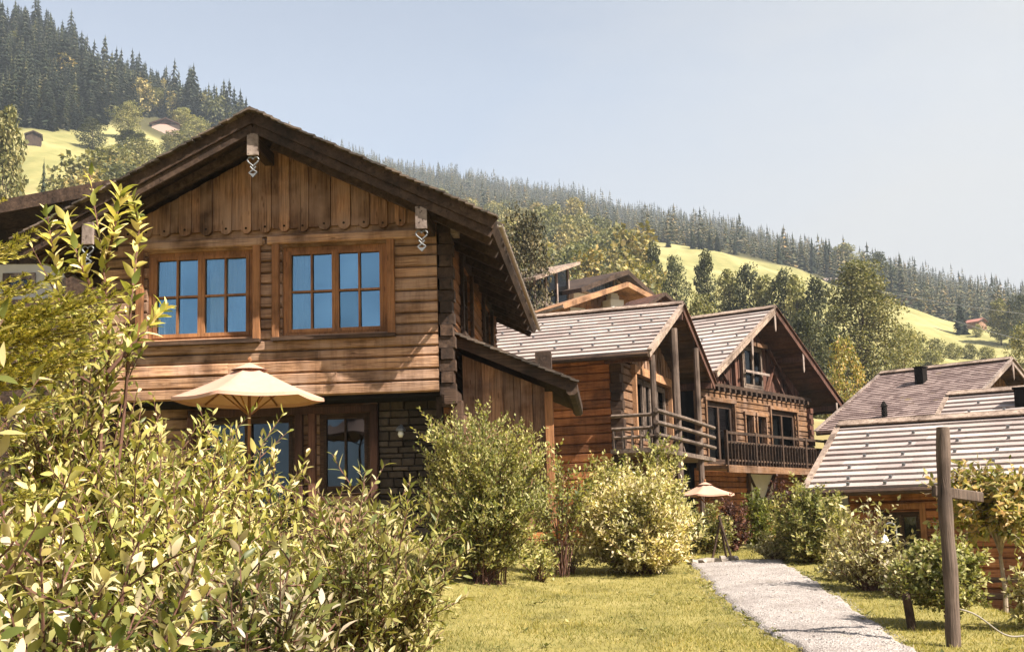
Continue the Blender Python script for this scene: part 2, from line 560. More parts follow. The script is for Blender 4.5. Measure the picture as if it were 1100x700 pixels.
def uprights(mb, f, u0, u1, bot, top, wid=.19, d=.03, batten=True, scallop=False, hole=None):
    """upright boards; bot/top are functions of u"""
    u = u0
    k = 0
    while u < u1 - .03:
        w = min(wid * random.uniform(.8, 1.2), u1 - u)
        wide = (k % 2 == 0)
        if not wide and batten:
            w *= .7
        a, b = u + .003, u + w - .003
        dd = d + (.028 if (wide and batten) else 0) + random.uniform(-.006, .006)
        z0 = bot(u + w / 2) + (0 if wide or not scallop else .07) + random.uniform(-.012, .012)
        poly = []
        if scallop and wide:
            r = (b - a) / 2
            for i in range(9):
                t = math.pi + math.pi * i / 8
                poly.append(((a + b) / 2 + r * math.cos(t), z0 + r + r * math.sin(t)))
        else:
            poly += [(a, z0), (b, z0)]
        zt0, zt1 = top(a), top(b)
        if min(zt0, zt1) - z0 > .04:
            poly += [(b, zt1), (a, zt0)]
            mb.prism(poly, f, dd, -.02)
            if hole is not None and scallop and wide:
                r = (b - a) / 2
                cxx = (a + b) / 2
                mb.mi = 1
                mb.prism([(cxx + .022 * math.cos(2 * math.pi * i / 8), z0 + r + .022 * math.sin(2 * math.pi * i / 8)) for i in range(8)], f, dd + .004, dd - .01)
                mb.mi = 0
        u += w
        k += 1
    return mb


def stonework(mb, f, u0, u1, w0, w1, openings=(), d=.0, rh=.13):
    w = w0
    while w < w1 - .02:
        h = min(rh * random.uniform(.6, 1.4), w1 - w)
        u = u0
        while u < u1 - .02:
            l = min(random.uniform(.16, .5), u1 - u)
            if not any(u + l > o0 and u < o1 and w + h > p0 and w < p1 for o0, o1, p0, p1 in openings):
                dd = d + random.uniform(-.02, .035)
                g = .008
                j = [random.uniform(-.012, .012) for _ in range(4)]
                a, b, z0, z1 = u + g, u + l - g, w + g, w + h - g
                back = [(a, z0), (b, z0), (b, z1), (a, z1)]
                fr = [(a + .015, z0 + .012 + j[0] * .5), (b - .015, z0 + .012 + j[1] * .5), (b - .015, z1 - .012 + j[2] * .5), (a + .015, z1 - .012 + j[3] * .5)]
                vs = [f(x, -.12, z) for x, z in back] + [f(x, dd - .02, z) for x, z in back] + [f(x, dd + jj * .6, z) for (x, z), jj in zip(fr, j)]
                fs = [(i, (i + 1) % 4, 4 + (i + 1) % 4, 4 + i) for i in range(4)] + [(4 + i, 4 + (i + 1) % 4, 8 + (i + 1) % 4, 8 + i) for i in range(4)] + [(8, 9, 10, 11)]
                mb.add(vs, fs)
            u += l
        w += h
    return mb


def fbox(mb, f, u0, u1, d0, d1, w0, w1):
    ps = [f(u, d, w) for u in (u0, u1) for d in (d0, d1) for w in (w0, w1)]
    return mb.box([min(p[i] for p in ps) for i in range(3)], [max(p[i] for p in ps) for i in range(3)])


def window(root, f, u0, u1, w0, w1, d=-.05, cas=2, rows=2, cols=2, fr='frame', gl='glass', fw=.07, curtain=(), name='window', mun=.035, frame_depth=.07):
    """window > frame is the part itself; pane and curtain hang under it"""
    mb = MB()
    fbox(mb, f, u0, u1, d - frame_depth, d, w0, w0 + fw)
    fbox(mb, f, u0, u1, d - frame_depth, d, w1 - fw, w1)
    fbox(mb, f, u0, u0 + fw, d - frame_depth, d, w0 + fw, w1 - fw)
    fbox(mb, f, u1 - fw, u1, d - frame_depth, d, w0 + fw, w1 - fw)
    cw = (u1 - u0 - 2 * fw) / cas
    for c in range(cas):
        a, b = u0 + fw + c * cw, u0 + fw + (c + 1) * cw
        st = fw * .75
        for (p, q, r, t) in ((a, a + st, w0 + fw, w1 - fw), (b - st, b, w0 + fw, w1 - fw), (a + st, b - st, w0 + fw, w0 + fw + st), (a + st, b - st, w1 - fw - st, w1 - fw)):
            fbox(mb, f, p + .002, q - .002, d - frame_depth * .8, d + .015, r, t)
        for i in range(1, cols):
            u = a + st + (b - a - 2 * st) * i / cols
            fbox(mb, f, u - mun / 2, u + mun / 2, d - .035, d + .008, w0 + fw + st, w1 - fw - st)
        for i in range(1, rows):
            w = w0 + fw + st + (w1 - w0 - 2 * fw - 2 * st) * i / rows
            fbox(mb, f, a + st, b - st, d - .033, d + .006, w - mun / 2, w + mun / 2)
    fo = mb.build(name, fr, root)
    g = MB()
    nu, nw = cas * cols, rows
    for i in range(nu):
        for k in range(nw):
            a, b = u0 + fw + (u1 - u0 - 2 * fw) * i / nu, u0 + fw + (u1 - u0 - 2 * fw) * (i + 1) / nu
            c, e = w0 + fw + (w1 - w0 - 2 * fw) * k / nw, w0 + fw + (w1 - w0 - 2 * fw) * (k + 1) / nw
            tu, tw = random.uniform(-.004, .004), random.uniform(-.004, .004)
            q = [(a, c, -tu - tw), (b, c, tu - tw), (b, e, tu + tw), (a, e, -tu + tw)]
            vs = [f(x, d - .052 + t, z) for x, z, t in q] + [f(x, d - .046 + t, z) for x, z, t in q]
            g.add(vs, [(0, 3, 2, 1), (4, 5, 6, 7), (0, 1, 5, 4), (1, 2, 6, 5), (2, 3, 7, 6), (3, 0, 4, 7)])
    g.build('pane', gl, fo)
    for (a, b) in curtain:
        c = MB()
        n = 40
        a2, b2 = u0 + (u1 - u0) * a, u0 + (u1 - u0) * b
        vs, fs = [], []
        for i in range(n + 1):
            u = a2 + (b2 - a2) * i / n
            dd = d - .13 + .022 * math.sin(i * 1.5) + .012 * math.sin(i * .61)
            vs += [f(u, dd, w0 + .03), f(u, dd, w1 - .03)]
            if i:
                fs.append((2 * i - 2, 2 * i, 2 * i + 1, 2 * i - 1))
        c.add(vs, fs)
        c.build('curtain', 'curtain', fo, smooth=True)
    return fo


def roof(root, axis, ridge, eave, t0, t1, expo=.34, mat='shingle', wid=(.5, 1.6), thk=.035, deck='dark', barge='rake', barge_ends=(0, 1), bw=.24, name='roof', guards=None, soft=0):
    """one slope of a gabled roof: shingle courses on a deck, bargeboards, eave board; ridge and eave are (across, z)"""
    c0, z0 = ridge
    c1, z1 = eave
    L = math.hypot(c1 - c0, z1 - z0)
    sc, sz = (c1 - c0) / L, (z1 - z0) / L
    nc, nz = (-sz, sc) if sc > 0 else (sz, -sc)
    if nz < 0:
        nc, nz = -nc, -nz

    def P(t, s, h):
        c, z = c0 + s * sc + h * nc, z0 + s * sz + h * nz
        return (t, c, z) if axis == 'X' else (c, t, z)
    mb = MB()
    n = max(1, round(L / expo))
    e = L / n
    for i in range(n):
        t = t0 - random.uniform(0, .3)
        while t < t1:
            w = random.uniform(*wid)
            a, b = max(t, t0), min(t + w, t1)
            t += w
            if b - a < .02:
                continue
            s0, s1 = i * e - .04, (i + 1) * e + random.uniform(-.006, .006) * (1 + 2 * soft)
            hh = thk * random.uniform(.93, 1.08)
            if i == 0:
                s0 = 0
            vs = [P(a + .002, s0, 0), P(b - .002, s0, 0), P(b - .002, s1, 0), P(a + .002, s1, 0),
                  P(a + .002, s0, .012), P(b - .002, s0, .012), P(b - .002, s1, hh + .02), P(a + .002, s1, hh + .02 + random.uniform(-.006, .006) * soft)]
            mb.add(vs, [(0, 3, 2, 1), (4, 5, 6, 7), (0, 1, 5, 4), (1, 2, 6, 5), (2, 3, 7, 6), (3, 0, 4, 7)])
    ro = mb.build(name, mat, root)
    dk = MB()
    vs = [P(a, s, h) for h in (-.10, -.004) for a, s in ((t0 + .05, 0), (t1 - .05, 0), (t1 - .05, L - .03), (t0 + .05, L - .03))]
    dk.add(vs, [(0, 3, 2, 1), (4, 5, 6, 7), (0, 1, 5, 4), (1, 2, 6, 5), (2, 3, 7, 6), (3, 0, 4, 7)])
    # soffit boards
    k = max(2, int(L / .16))
    for i in range(k):
        s0, s1 = i * L / k + .004, (i + 1) * L / k - .004
        hb = -.118 + random.uniform(-.004, .004)
        vs = [P(a, s, h) for h in (hb, -.102) for a, s in ((t0 + .06, s0), (t1 - .06, s0), (t1 - .06, s1), (t0 + .06, s1))]
        dk.add(vs, [(0, 3, 2, 1), (4, 5, 6, 7), (0, 1, 5, 4), (1, 2, 6, 5), (2, 3, 7, 6), (3, 0, 4, 7)])
    dk.build('soffit', deck, ro)
    upv = Vector(P(0, 0, 1)) - Vector(P(0, 0, 0))
    for k in barge_ends:
        t = (t0, t1)[k]
        bb = MB()
        bb.beam(P(t, -.0, .075 - bw / 2), P(t, L + .02, .075 - bw / 2), .05, bw, upv)
        o = t + (-.03 if k == 0 else .03)
        bb.beam(P(o, 0, .07), P(o, L + .03, .07), .13, .03, upv)
        bb.build('bargeboard', barge, ro)
    fb = MB()
    fb.beam(P(t0 + .03, L - .015, -.07), P(t1 - .03, L - .015, -.07), .03, .15, upv)
    fb.build('eave_board', deck, ro)
    if guards:
        gm = MB()
        gm.box((-.03, -.05, 0), (.03, .05, .016))
        gm.box((-.03, -.05, .016), (.03, -.03, .075))
        first = None
        for (t, i) in guards:
            if i >= n or not (t0 < t < t1):
                continue
            p = P(t, (i + 1) * e - .10, thk + .012)
            if first is None:
                first = gm.build('snow_guard', 'iron', ro)
                g = first
            else:
                g = first.copy()
                COL.objects.link(g)
            g.parent = ro
            g.location = p
            ang = math.atan2(sz, abs(sc))
            if axis == 'X':
                g.rotation_euler = (-ang if sc < 0 else ang, 0, 0 if sc < 0 else 0)
                if sc > 0:
                    g.rotation_euler = (ang, 0, math.pi)
            else:
                g.rotation_euler = (0, 0, math.pi / 2 if sc > 0 else -math.pi / 2)
    return ro


def guard_rows(t0, t1, rows, step, off=.5):
    out = []
    for k, i in enumerate(rows):
        t = t0 + (off if k % 2 else 1.15 * off)
        while t < t1 - .3:
            out.append((t + random.uniform(-.1, .1), i))
            t += step * random.uniform(.9, 1.1)
    return out


def log_ends(mb, cx, cy, z0, z1, s=.11, rh=.2, out=.16):
    """crossing log ends at a corner"""
    z, k = z0, 0
    while z < z1 - .03:
        h = min(rh, z1 - z)
        o = out * random.uniform(.8, 1.1)
        if k % 2:
            mb.box((cx - s - o, cy - s, z + .006), (cx + s + o, cy + s, z + h - .006))
        else:
            mb.box((cx - s, cy - s - o, z + .006), (cx + s, cy + s + o, z + h - .006))
        z += h
        k += 1
    return mb


# ================================================================== the big chalet on the left
A = thing('log_chalet', 'largest and nearest brown log chalet, two blue reflecting windows under its gable', 'chalet', (-1.25, 20, 1.4), R(-4.5))
ZA = lambda x: 6.93 - .5 * abs(x + 3.0)              # underside of the roof
opL, opR = (-5.25, -3.32, 3.56, 5.14), (-2.79, -.91, 3.56, 5.14)
mb = MB()
logs(mb, fX, -6.1, -.02, 2.47, 5.52, .205, (opL, opR), split=(2.2, 5.5))
mb.build('log_wall', 'logX', A)
mb = MB()
fbox(mb, fX, -6.1, -.02, -.34, -.28, 2.47, 5.4)
fbox(mb, fX, -6.1, 0.02, -1.1, -.12, 2.41, 2.462)
fbox(mb, fX, -6.1, .05, -1.12, -1.05, 0, 2.4)
mb.build('wall_core', 'void', A)
# gable boarding
mb = MB()
uprights(mb, fX, -6.05, -.1, lambda u: 5.40, lambda u: ZA(u) + .02, .2, .055, True, True, True)
mb.build('gable_boarding', ['logV', 'void'], A)
mb = MB()
mb.beam((-5.45, -.05, 5.25), (-3.12, -.05, 5.25), .10, .15, c=.02)
mb.beam((-3.03, -.052, 5.26), (-.30, -.052, 5.26), .10, .15, c=.02)
for x, t in ((-3.08, -1), (-.30, 1)):
    mb.beam((x, -.05, 5.25), (x + .1 * t, -.05, 5.25), .08, .09, c=.03)
mb.mi = 1
for x in (-5.36, -3.235, -2.89, -.83):
    mb.beam((x, -.045, 3.5), (x, -.045, 5.18), .085, .13, (1, 0, 0), c=.008)
mb.build('window_surround', ['logX', 'frame'], A)
mb = MB()
mb.box((-5.42, -.13, 3.44), (-3.17, .05, 3.50))
mb.box((-2.96, -.13, 3.45), (-.76, .05, 3.51))
mb.build('window_sill', 'darkX', A)
window(A, fX, -5.25, -3.32, 3.52, 5.16, -.09, curtain=((.04, .30), (.56, .97)), fw=.085)
window(A, fX, -2.79, -.91, 3.52, 5.16, -.09, curtain=((.03, .26),), fw=.085)
# side wall to the right
mb = MB()
opS = ((2.2, 3.7, 3.9, 5.25), (6.2, 8.0, 4.2, 5.25))
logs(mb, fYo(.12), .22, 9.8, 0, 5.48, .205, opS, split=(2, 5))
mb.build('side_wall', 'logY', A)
mb = MB()
mb.box((-.12, .3, 0), (-.02, 9.8, 5.6))
mb.box((-6.1, 9.7, 0), (-.0, 9.8, 5.5))
mb.box((-6.2, .3, 0), (-6.1, 9.8, 5.4))
mb.build('wall_core', 'dark', A)
for (a, b, c, d) in opS:
    window(A, fYo(.12), a, b, c, d, -.05, 1, 2, 2, fr='darkY', gl='glass_dark', fw=.07)
    mb = MB()
    for yy in (a - .06, b + .06):
        mb.beam((.16, yy, c - .08), (.16, yy, d + .1), .07, .14, (0, 1, 0), c=.006)
    mb.beam((.165, a - .14, d + .08), (.165, b + .14, d + .08), .08, .14)
    mb.beam((.165, a - .14, c - .09), (.165, b + .14, c - .09), .10, .07)
    mb.build('window_surround', 'darkY', A)
mb = MB()
log_ends(mb, .13, .12, 2.2, 5.7, .105, .205, .035)
mb.build('log_corner', 'dark', A)
mb = MB()
mb.beam((.2, -.25, 2.35), (.2, .6, 2.35), .2, .26, c=.02)
mb.beam((.28, .1, 0), (.28, .1, 2.3), .2, .2, c=.02)
mb.build('corner_post', 'darkX', A)
# ground floor
op1, op2 = (-2.36, -1.42, .8, 2.26), (-4.6, -2.78, .15, 2.26)
mb = MB()
stonework(mb, fXo(.92), -1.27, .16, 0, 2.45, d=0)
mb.build('stone_wall', 'stone', A)
mb = MB()
logs(mb, fXo(.92), -6.05, -1.3, 0, 2.45, .2, (op1, op2), split=(2, 4))
mb.build('lower_wall', 'logX', A)
mb = MB()
for x in (-1.33, -2.46, -2.70, -4.7):
    mb.beam((x, .8, 0), (x, .8, 2.37), .14, .13, (1, 0, 0), c=.01)
mb.beam((-4.75, .79, 2.29), (-1.27, .79, 2.29), .13, .14, c=.01)
mb.build('door_surround', 'redcol', A)  # dark wood on lower trim and frames puts the jetty's shade into colour
window(A, fXo(.92), *op1, -.04, 1, 1, 2, fr='darkX', gl='glass_refl', fw=.07)
w = window(A, fXo(.92), *op2, -.04, 2, 1, 1, fr='darkX', gl='glass_refl', fw=.09, name='glazed_door')
mb = MB()
mb.box((-3.66, .90, 1.12), (-3.61, .95, 1.26))
mb.tube([(-3.63, .90, 1.2), (-3.63, .86, 1.2), (-3.55, .86, 1.2)], .012, 6)
mb.build('door_handle', 'iron', w)
mb = MB()
mb.tube([(-.83, .90, 1.95), (-.83, .76, 1.97), (-.83, .72, 1.92)], .018, 6)
mb.tube([(-.83, .72, 1.96), (-.83, .72, 1.90), (-.83, .72, 1.86)], [.03, .085, .09], 10)
lo = mb.build('wall_lamp', 'iron', A)
mb = MB()
mb.tube([(-.83, .72, 1.86), (-.83, .72, 1.80), (-.83, .72, 1.75)], [.04, .055, .03], 10)
mb.build('lamp_globe', 'lampw', lo, smooth=True)
# roof
for sgn, ends in ((1, (0,)), (-1, (0,))):
    ro = roof(A, 'Y', (-3.0, 7.20), (-3.0 + sgn * 4.12, 7.20 - 4.12 * .5), -1.1, 10.0, .19, 'shingle_dark', (.12, .34), .03, 'dark', 'dark', (0, 1), .20, soft=1)
    mb = MB()          # second, lower bargeboard and the ragged shingle edge over the first
    x1 = -3.0 + sgn * 4.06
    dz = -.22
    mb.beam((-3.0, -1.04, 7.20 + dz), (x1, -1.04, 7.20 - 4.06 * .5 + dz), .06, .14, (.45 * sgn, 0, .9))
    mb.build('lower_bargeboard', 'dark', ro)
    mb = MB()
    n = 34
    for i in range(n):
        xa, xb = -3.0 + sgn * 4.14 * i / n, -3.0 + sgn * 4.14 * (i + 1.25) / n
        za = 7.20 - .5 * abs(xa + 3) + .055 + random.uniform(0, .02)
        zb = 7.20 - .5 * abs(xb + 3) + .075 + random.uniform(0, .03)
        mb.beam((xa, -1.18 + random.uniform(-.02, .02), za), (xb, -1.18 + random.uniform(-.02, .02), zb), .16, .03, (.45 * sgn, 0, .9))
    mb.build('verge_shingles', 'shingle_dark', ro)
    for k in range(11):
        y = -.55 + k * 1.02
        mb = MB()
        mb.beam((-3.0 + sgn * .2, y, 6.93 - .1), (-3.0 + sgn * 4.0, y, 6.93 - 2.0 - .0), .10, .13, (.45 * sgn, 0, .9))
        mb.build('rafter', 'dark', ro)
    gx, gzv = -3.0 + sgn * 4.20, 7.20 - 4.20 * .5 + .0
    mb = MB()
    prof = [(gx + .045 * math.cos(t), gzv + .045 * math.sin(t)) for t in [math.pi + math.pi * i / 8 for i in range(9)]] 
    prof += [(gx + .037 * math.cos(t), gzv + .037 * math.sin(t)) for t in [2 * math.pi - math.pi * i / 8 for i in range(9)]]
    mb.prism(prof, lambda u, d, w: (u, d, w), -1.05, 9.9)
    mb.build('gutter', 'copper' if sgn > 0 else 'iron', ro)
    mb = MB()
    mb.beam((gx - sgn * .2, -1.05, gzv + .10), (gx - sgn * .2, 9.95, gzv + .10), .05, .03)
    for k in range(26):
        y = -1.0 + k * .42
        mb.beam((gx - sgn * .28, y, gzv + .17), (gx + sgn * .06, y, gzv - .005), .035, .03, (0, 0, 1))
    mb.build('gutter_hooks', 'shingle_dark', ro)['kind'] = 'stuff'


def heart_hook(parent, x, y, z, s=1.0, mat='iron'):
    pts = []
    for i in range(25):
        t = 2 * math.pi * i / 24
        pts.append((x + s * .0085 * 16 * math.sin(t) ** 3 * .85, y, z + s * .0085 * .80 * (13 * math.cos(t) - 5 * math.cos(2 * t) - 2 * math.cos(3 * t) - math.cos(4 * t))))
    mb = MB()
    mb.tube(pts, .016 * s, 6, False)
    zt = z - s * .13
    mb.tube([(x - .06 * s, y, zt + .02 * s), (x, y, zt - .05 * s), (x + .075 * s, y, zt - .10 * s)], .015 * s, 6)
    mb.tube([(x + .06 * s, y, zt + .02 * s), (x, y, zt - .05 * s), (x - .075 * s, y, zt - .10 * s)], .015 * s, 6)
    mb.prism([(x - .10 * s, zt - .10 * s), (x, zt - .21 * s), (x + .10 * s, zt - .10 * s), (x, zt - .135 * s)], lambda u, d, w: (u, y + d, w), -.012, .012)
    return mb.build('heart_ornament', mat, parent)


for x in (-3.0, -.12, -5.88):
    zt = ZA(x) + (-.02 if x == -3.0 else .0)
    mb = MB()
    mb.beam((x, -1.0, zt - .17), (x, .3, zt - .17), .17, .24, c=.015)
    pu = mb.build('purlin', 'darkY', A)
    mb = MB()
    mb.box((x - .095, -1.07, zt - .40), (x + .095, -1.0, zt - .02))
    mb.build('white_end_board', 'pale', pu)
    heart_hook(pu, x, -1.03, zt - .50, .85, 'iron')
mb = MB()
mb.beam((.3, -.05, 5.33), (.3, .3, 5.33), .12, .2, c=.01)
mb.build('plate_end', 'pale', A)
mb = MB()
mb.tube([(-3.06, 1.5, 7.2), (-3.06, 1.5, 7.98)], .02, 5)
mb.tube([(-3.06, 1.5, 7.55), (-3.06, 1.5, 7.56)], .03, 6)
mb.build('lightning_rod', 'iron', A)
mb = MB()
mb.beam((-3.08, -1.24, 7.25), (-3.08, 10, 7.25), .22, .035, (-.45, 0, .9))
mb.beam((-2.92, -1.24, 7.25), (-2.92, 10, 7.25), .22, .035, (.45, 0, .9))
mb.build('ridge_board', 'shingle_dark', A)
mb = MB()
mb.box((-4.9, 7.0, 6.0), (-4.2, 7.6, 7.4))
mb.build('chimney', 'dark', A)
# lean-to
LT = lambda x: 3.52 - .44 * (x - .12)
mb = MB()
uprights(mb, fXo(1.15), .26, 1.75, lambda u: .05, lambda u: LT(u) - .22, .2, .03)
mb.build('lean_to_wall', 'logV', A)
mb = MB()
mb.box((.26, 1.2, 0), (1.7, 5, 2.6))
mb.build('lean_to_core', 'dark', A)
mb = MB()
mb.beam((1.82, 1.02, 0), (1.82, 1.02, 2.5), .15, .15, c=.01)
mb.build('lean_to_post', 'frame', A)
lr = roof(A, 'Y', (.12, 3.56), (2.25, 3.56 - .44 * 2.13), .75, 5.2, .22, 'shingle_dark', (.12, .3), .04, 'dark', 'darkX', (0,), .24, name='lean_to_roof', soft=1)
mb = MB()
for i in range(16):
    xa, xb = .14 + 2.2 * i / 16, .14 + 2.2 * (i + 1.3) / 16
    mb.beam((xa, .68 + random.uniform(-.03, .03), LT(xa) + .08), (xb, .68 + random.uniform(-.03, .03), LT(xb) + .11), .15, .035, (.4, 0, .9))
mb.build('verge_shingles', 'shingle_dark', lr)
mb = MB()
mb.beam((2.25, .70, 2.53), (2.25, 5.1, 2.53), .2, .26, c=.05)
mb.build('gutter', 'dark', lr)
mb = MB()
mb.box((1.55, 1.8, 2.9), (1.85, 2.2, 3.35))
mb.build('chimney', 'dark', lr)

# ================================================================== chalet with the covered balcony (second in the row)
B = thing('log_chalet', 'orange log chalet with pale shingle roof and open balcony on tall posts', 'chalet', (2.89, 32, 1.0), R(-21))
RB = (3.25, 6.88)
mb = MB()
logs(mb, fX, -8.5, -.2, -.2, 4.98, .25, ((-8, -7, 3.2, 4.4),), split=(2, 4.5))
mb.build('side_wall', 'red', B)
mb = MB()
opB = (1.75, 6.0, 2.85, 4.72)
logs(mb, fYo(0), .2, 6.5, -.2, 4.98, .23, (opB,), split=(2, 4))
mb.build('gable_wall', 'honey', B)
mb = MB()
uprights(mb, fYo(0), 0.1, 6.5, lambda u: 5.02, lambda u: 6.7 - .46 * abs(u - 3.25), .2, .02)
mb.build('gable_boarding', 'logV', B)
mb = MB()
mb.box((-8.5, .1, -.2), (-8.4, 6.4, 4.9))
mb.box((-8.4, 6.4, -.2), (-.1, 6.5, 4.9))
mb.box((-8.4, .12, -.2), (-.22, .2, 4.85))
mb.box((-.5, .2, -.2), (-.4, 6.4, 4.9))
mb.build('wall_core', 'void', B)
mb = MB()
log_ends(mb, .0, .0, -.2, 5.0, .13, .25, .05)
mb.build('log_corner', 'darkX', B)
mb = MB()
for y in (1.68, 6.1):
    mb.beam((.05, y, 2.8), (.05, y, 4.8), .12, .14, (0, 1, 0))
mb.beam((.055, 1.5, 4.86), (.055, 6.3, 4.86), .16, .24)
mb.build('door_surround', 'new', B)
window(B, fYo(0), 1.75, 3.2, 2.87, 4.7, -.1, 1, 1, 2, fr='grey', gl='glass_dark', fw=.09, curtain=((.1, .5),))
window(B, fYo(0), 3.3, 4.7, 2.87, 4.7, -.1, 2, 1, 1, fr='grey', gl='glass_dark', fw=.09, curtain=((.55, .95),), name='glazed_door')
window(B, fYo(0), 4.8, 6.0, 2.87, 4.7, -.1, 1, 1, 1, fr='grey', gl='glass_dark', fw=.09)
window(B, fX, -8, -7, 3.2, 4.4, -.06, 1, 2, 2, fr='redcol', gl='glass_dark')
for sgn, half in ((-1, 4.27), (1, 4.4)):
    roof(B, 'X', RB, (3.25 + sgn * half, 6.88 - .452 * half), -9.2, 1.2, .37, 'shingle', (.8, 2.6), .05, 'darkX', 'rake' if sgn < 0 else 'redcol', (0, 1), .22,
         guards=guard_rows(-9, 1.2, [2, 4, 6, 8, 10, 11], 1.1) if sgn < 0 else None)
mb = MB()
mb.beam((-9.2, 3.16, 6.97), (1.25, 3.16, 6.97), .26, .035, (0, -.42, .9))
mb.beam((-9.2, 3.36, 6.97), (1.25, 3.36, 6.97), .26, .035, (0, .42, .9))
mb.build('ridge_board', 'rake', B)
mb = MB()
mb.tube([(-9.1, -1.10, 4.88), (1.2, -1.10, 4.88)], .075, 8)
mb.build('gutter', 'darkX', B)
for y, z in ((-.75, 4.85), (3.25, 6.55), (7.2, 4.85)):
    mb = MB()
    mb.beam((-.1, y, z), (1.2, y, z), .16, .2)
    mb.build('purlin', 'redcol', B)
for y, zb, zt, rr in ((-.7, 1.4, 4.9, .085), (1.95, 0, 6.0, .12), (4.93, 0, 5.8, .095)):
    mb = MB()
    mb.tube([(1.2, y, zb), (1.2, y + .02, (zb + zt) / 2), (1.2, y, zt)], rr, 8)
    mb.build('post', 'pole', B)
mb = MB()
mb.box((.02, -.95, 2.3), (1.35, 6.5, 2.42))
mb.build('balcony_floor', 'grey', B)
mb = MB()
for z in (3.40, 3.08, 2.75):
    mb.tube([(1.3, -.95, z), (1.31, 2.6, z + .015), (1.3, 6.7, z)], .062, 7)
mb.build('railing', 'grey', B)
mb = MB()
for z in (3.3, 2.95, 2.72):
    mb.tube([(.05, -.85, z), (1.2, -.85, z)], .05, 6)
for k in range(5):
    mb.beam((.1 + k * .25, -.82, 2.42), (.1 + k * .25, -.82, 2.9), .03, .17)
mb.build('railing', 'grey', B)
mb = MB()
for a, b in (((1.2, 1.95, 3.1), (1.2, 1.2, 2.4)), ((1.2, 1.95, 3.1), (1.2, 2.7, 2.4))):
    mb.beam(a, b, .07, .09)
mb.build('brace', 'grey', B)

# ================================================================== chalet with the attic window (third in the row)
Cc = thing('log_chalet', 'log chalet with attic window and dark balcony railing, white pendants under its gable', 'chalet', (6.6, 40, .9), R(-36.5))
mb = MB()
opC = ((.1, 2.2, 2.45, 4.62), (3.15, 3.75, 3.25, 4.3), (4.15, 4.85, 3.25, 4.3), (5.4, 7.75, 2.45, 4.63))
logs(mb, fYo(0), -.6, 9.0, 2.3, 5.15, .2, opC, split=(1.8, 4))
mb.build('gable_wall', 'honey', Cc)
mb = MB()
logs(mb, fYo(-.1), -.6, 9.0, -.4, 2.3, .2, ((3.4, 5.5, .9, 2.15),), split=(1.8, 4))
mb.build('lower_wall', 'red', Cc)
mb = MB()
mb.box((-7.5, -.6, -.4), (-.4, -.5, 5.2))
mb.box((-7.5, 8.9, -.4), (-.1, 9.0, 5.0))
mb.box((-7.6, -.6, -.4), (-7.5, 9.0, 5.2))
mb.box((-.5, -.5, -.4), (-.42, 8.9, 5.2))
mb.build('wall_core', 'void', Cc)
mb = MB()
log_ends(mb, -.02, 9.1, -.4, 4.9, .14, .22, .05)
mb.build('log_corner', 'redcol', Cc)
mb = MB()
uprights(mb, fYo(-.35), -.5, 9.0, lambda u: 5.2, lambda u: 8.0 - .535 * abs(u - 4.42), .22, .02)
mb.build('gable_boarding', 'redcol', Cc)
mb = MB()
mb.beam((.06, -.7, 5.22), (.06, 9.2, 5.22), .14, .12)
mb.build('gable_beam', 'darkY', Cc)
for k in range(22):
    mb = MB()
    y = -.5 + k * .44
    mb.box((-.2, y - .07, 5.0), (.18, y + .07, 5.14))
    mb.build('joist_end', 'dark', Cc)
mb = MB()
mb.box((-.4, -.6, 5.2), (.1, 9.0, 5.26))
mb.build('gable_ledge', 'grey', Cc)
window(Cc, fYo(-.15), 3.55, 5.25, 5.35, 6.95, 0, 2, 1, 1, fr='grey', gl='glass_dark', fw=.09, curtain=((.3, .45),))
mb = MB()
mb.beam((0, 3.4, 5.95), (0, 5.5, 5.95), .05, .09)
mb.build('attic_rail', 'pale', Cc)
mb = MB()
mb.beam((.0, 3.4, 7.02), (.0, 5.35, 7.02), .12, .14)
mb.build('attic_lintel', 'honey', Cc)
mb = MB()
for a, b in (((-.2, 6.0, 7.0), (-.2, 8.2, 5.25)), ((-.2, 7.2, 5.3), (-.2, 6.3, 6.2)), ((-.2, 5.6, 5.3), (-.2, 6.4, 6.4)), ((-.2, 1.0, 5.3), (-.2, 2.2, 6.3)), ((-.2, 2.5, 5.3), (-.2, 1.7, 5.9)), ((-.2, 2.9, 5.3), (-.2, 2.9, 7.0))):
    mb.beam(a, b, .08, .12, (1, 0, 0))
mb.build('brace', 'redcol', Cc)
window(Cc, fYo(0), .1, 2.2, 2.47, 4.6, -.08, 2, 1, 1, fr='darkX', gl='glass_dark', fw=.09, curtain=((.1, .45),), name='glazed_door')
window(Cc, fYo(0), 5.4, 7.75, 2.47, 4.6, -.08, 2, 1, 1, fr='darkX', gl='glass_dark', fw=.09, curtain=((.05, .45),), name='glazed_door')
window(Cc, fYo(0), 3.15, 3.75, 3.25, 4.3, -.12, 1, 1, 1, fr='darkX', gl='glass_dark', fw=.035)
window(Cc, fYo(0), 4.15, 4.85, 3.25, 4.3, -.12, 1, 1, 1, fr='darkX', gl='glass_dark', fw=.035)
mb = MB()
for a, b in ((3.05, 3.85), (4.05, 4.95), (5.3, 7.9), (0, 2.3)):
    t = 4.36 if b - a < 1 else 4.7
    mb.beam((.04, a - .05, t), (.04, b + .05, t), .1, .12)
    for y in (a + .04, b - .04):
        mb.beam((.03, y, 3.2 if b - a < 1 else 2.5), (.03, y, t - .04), .08, .09, (0, 1, 0))
mb.build('window_surround', 'honey', Cc)
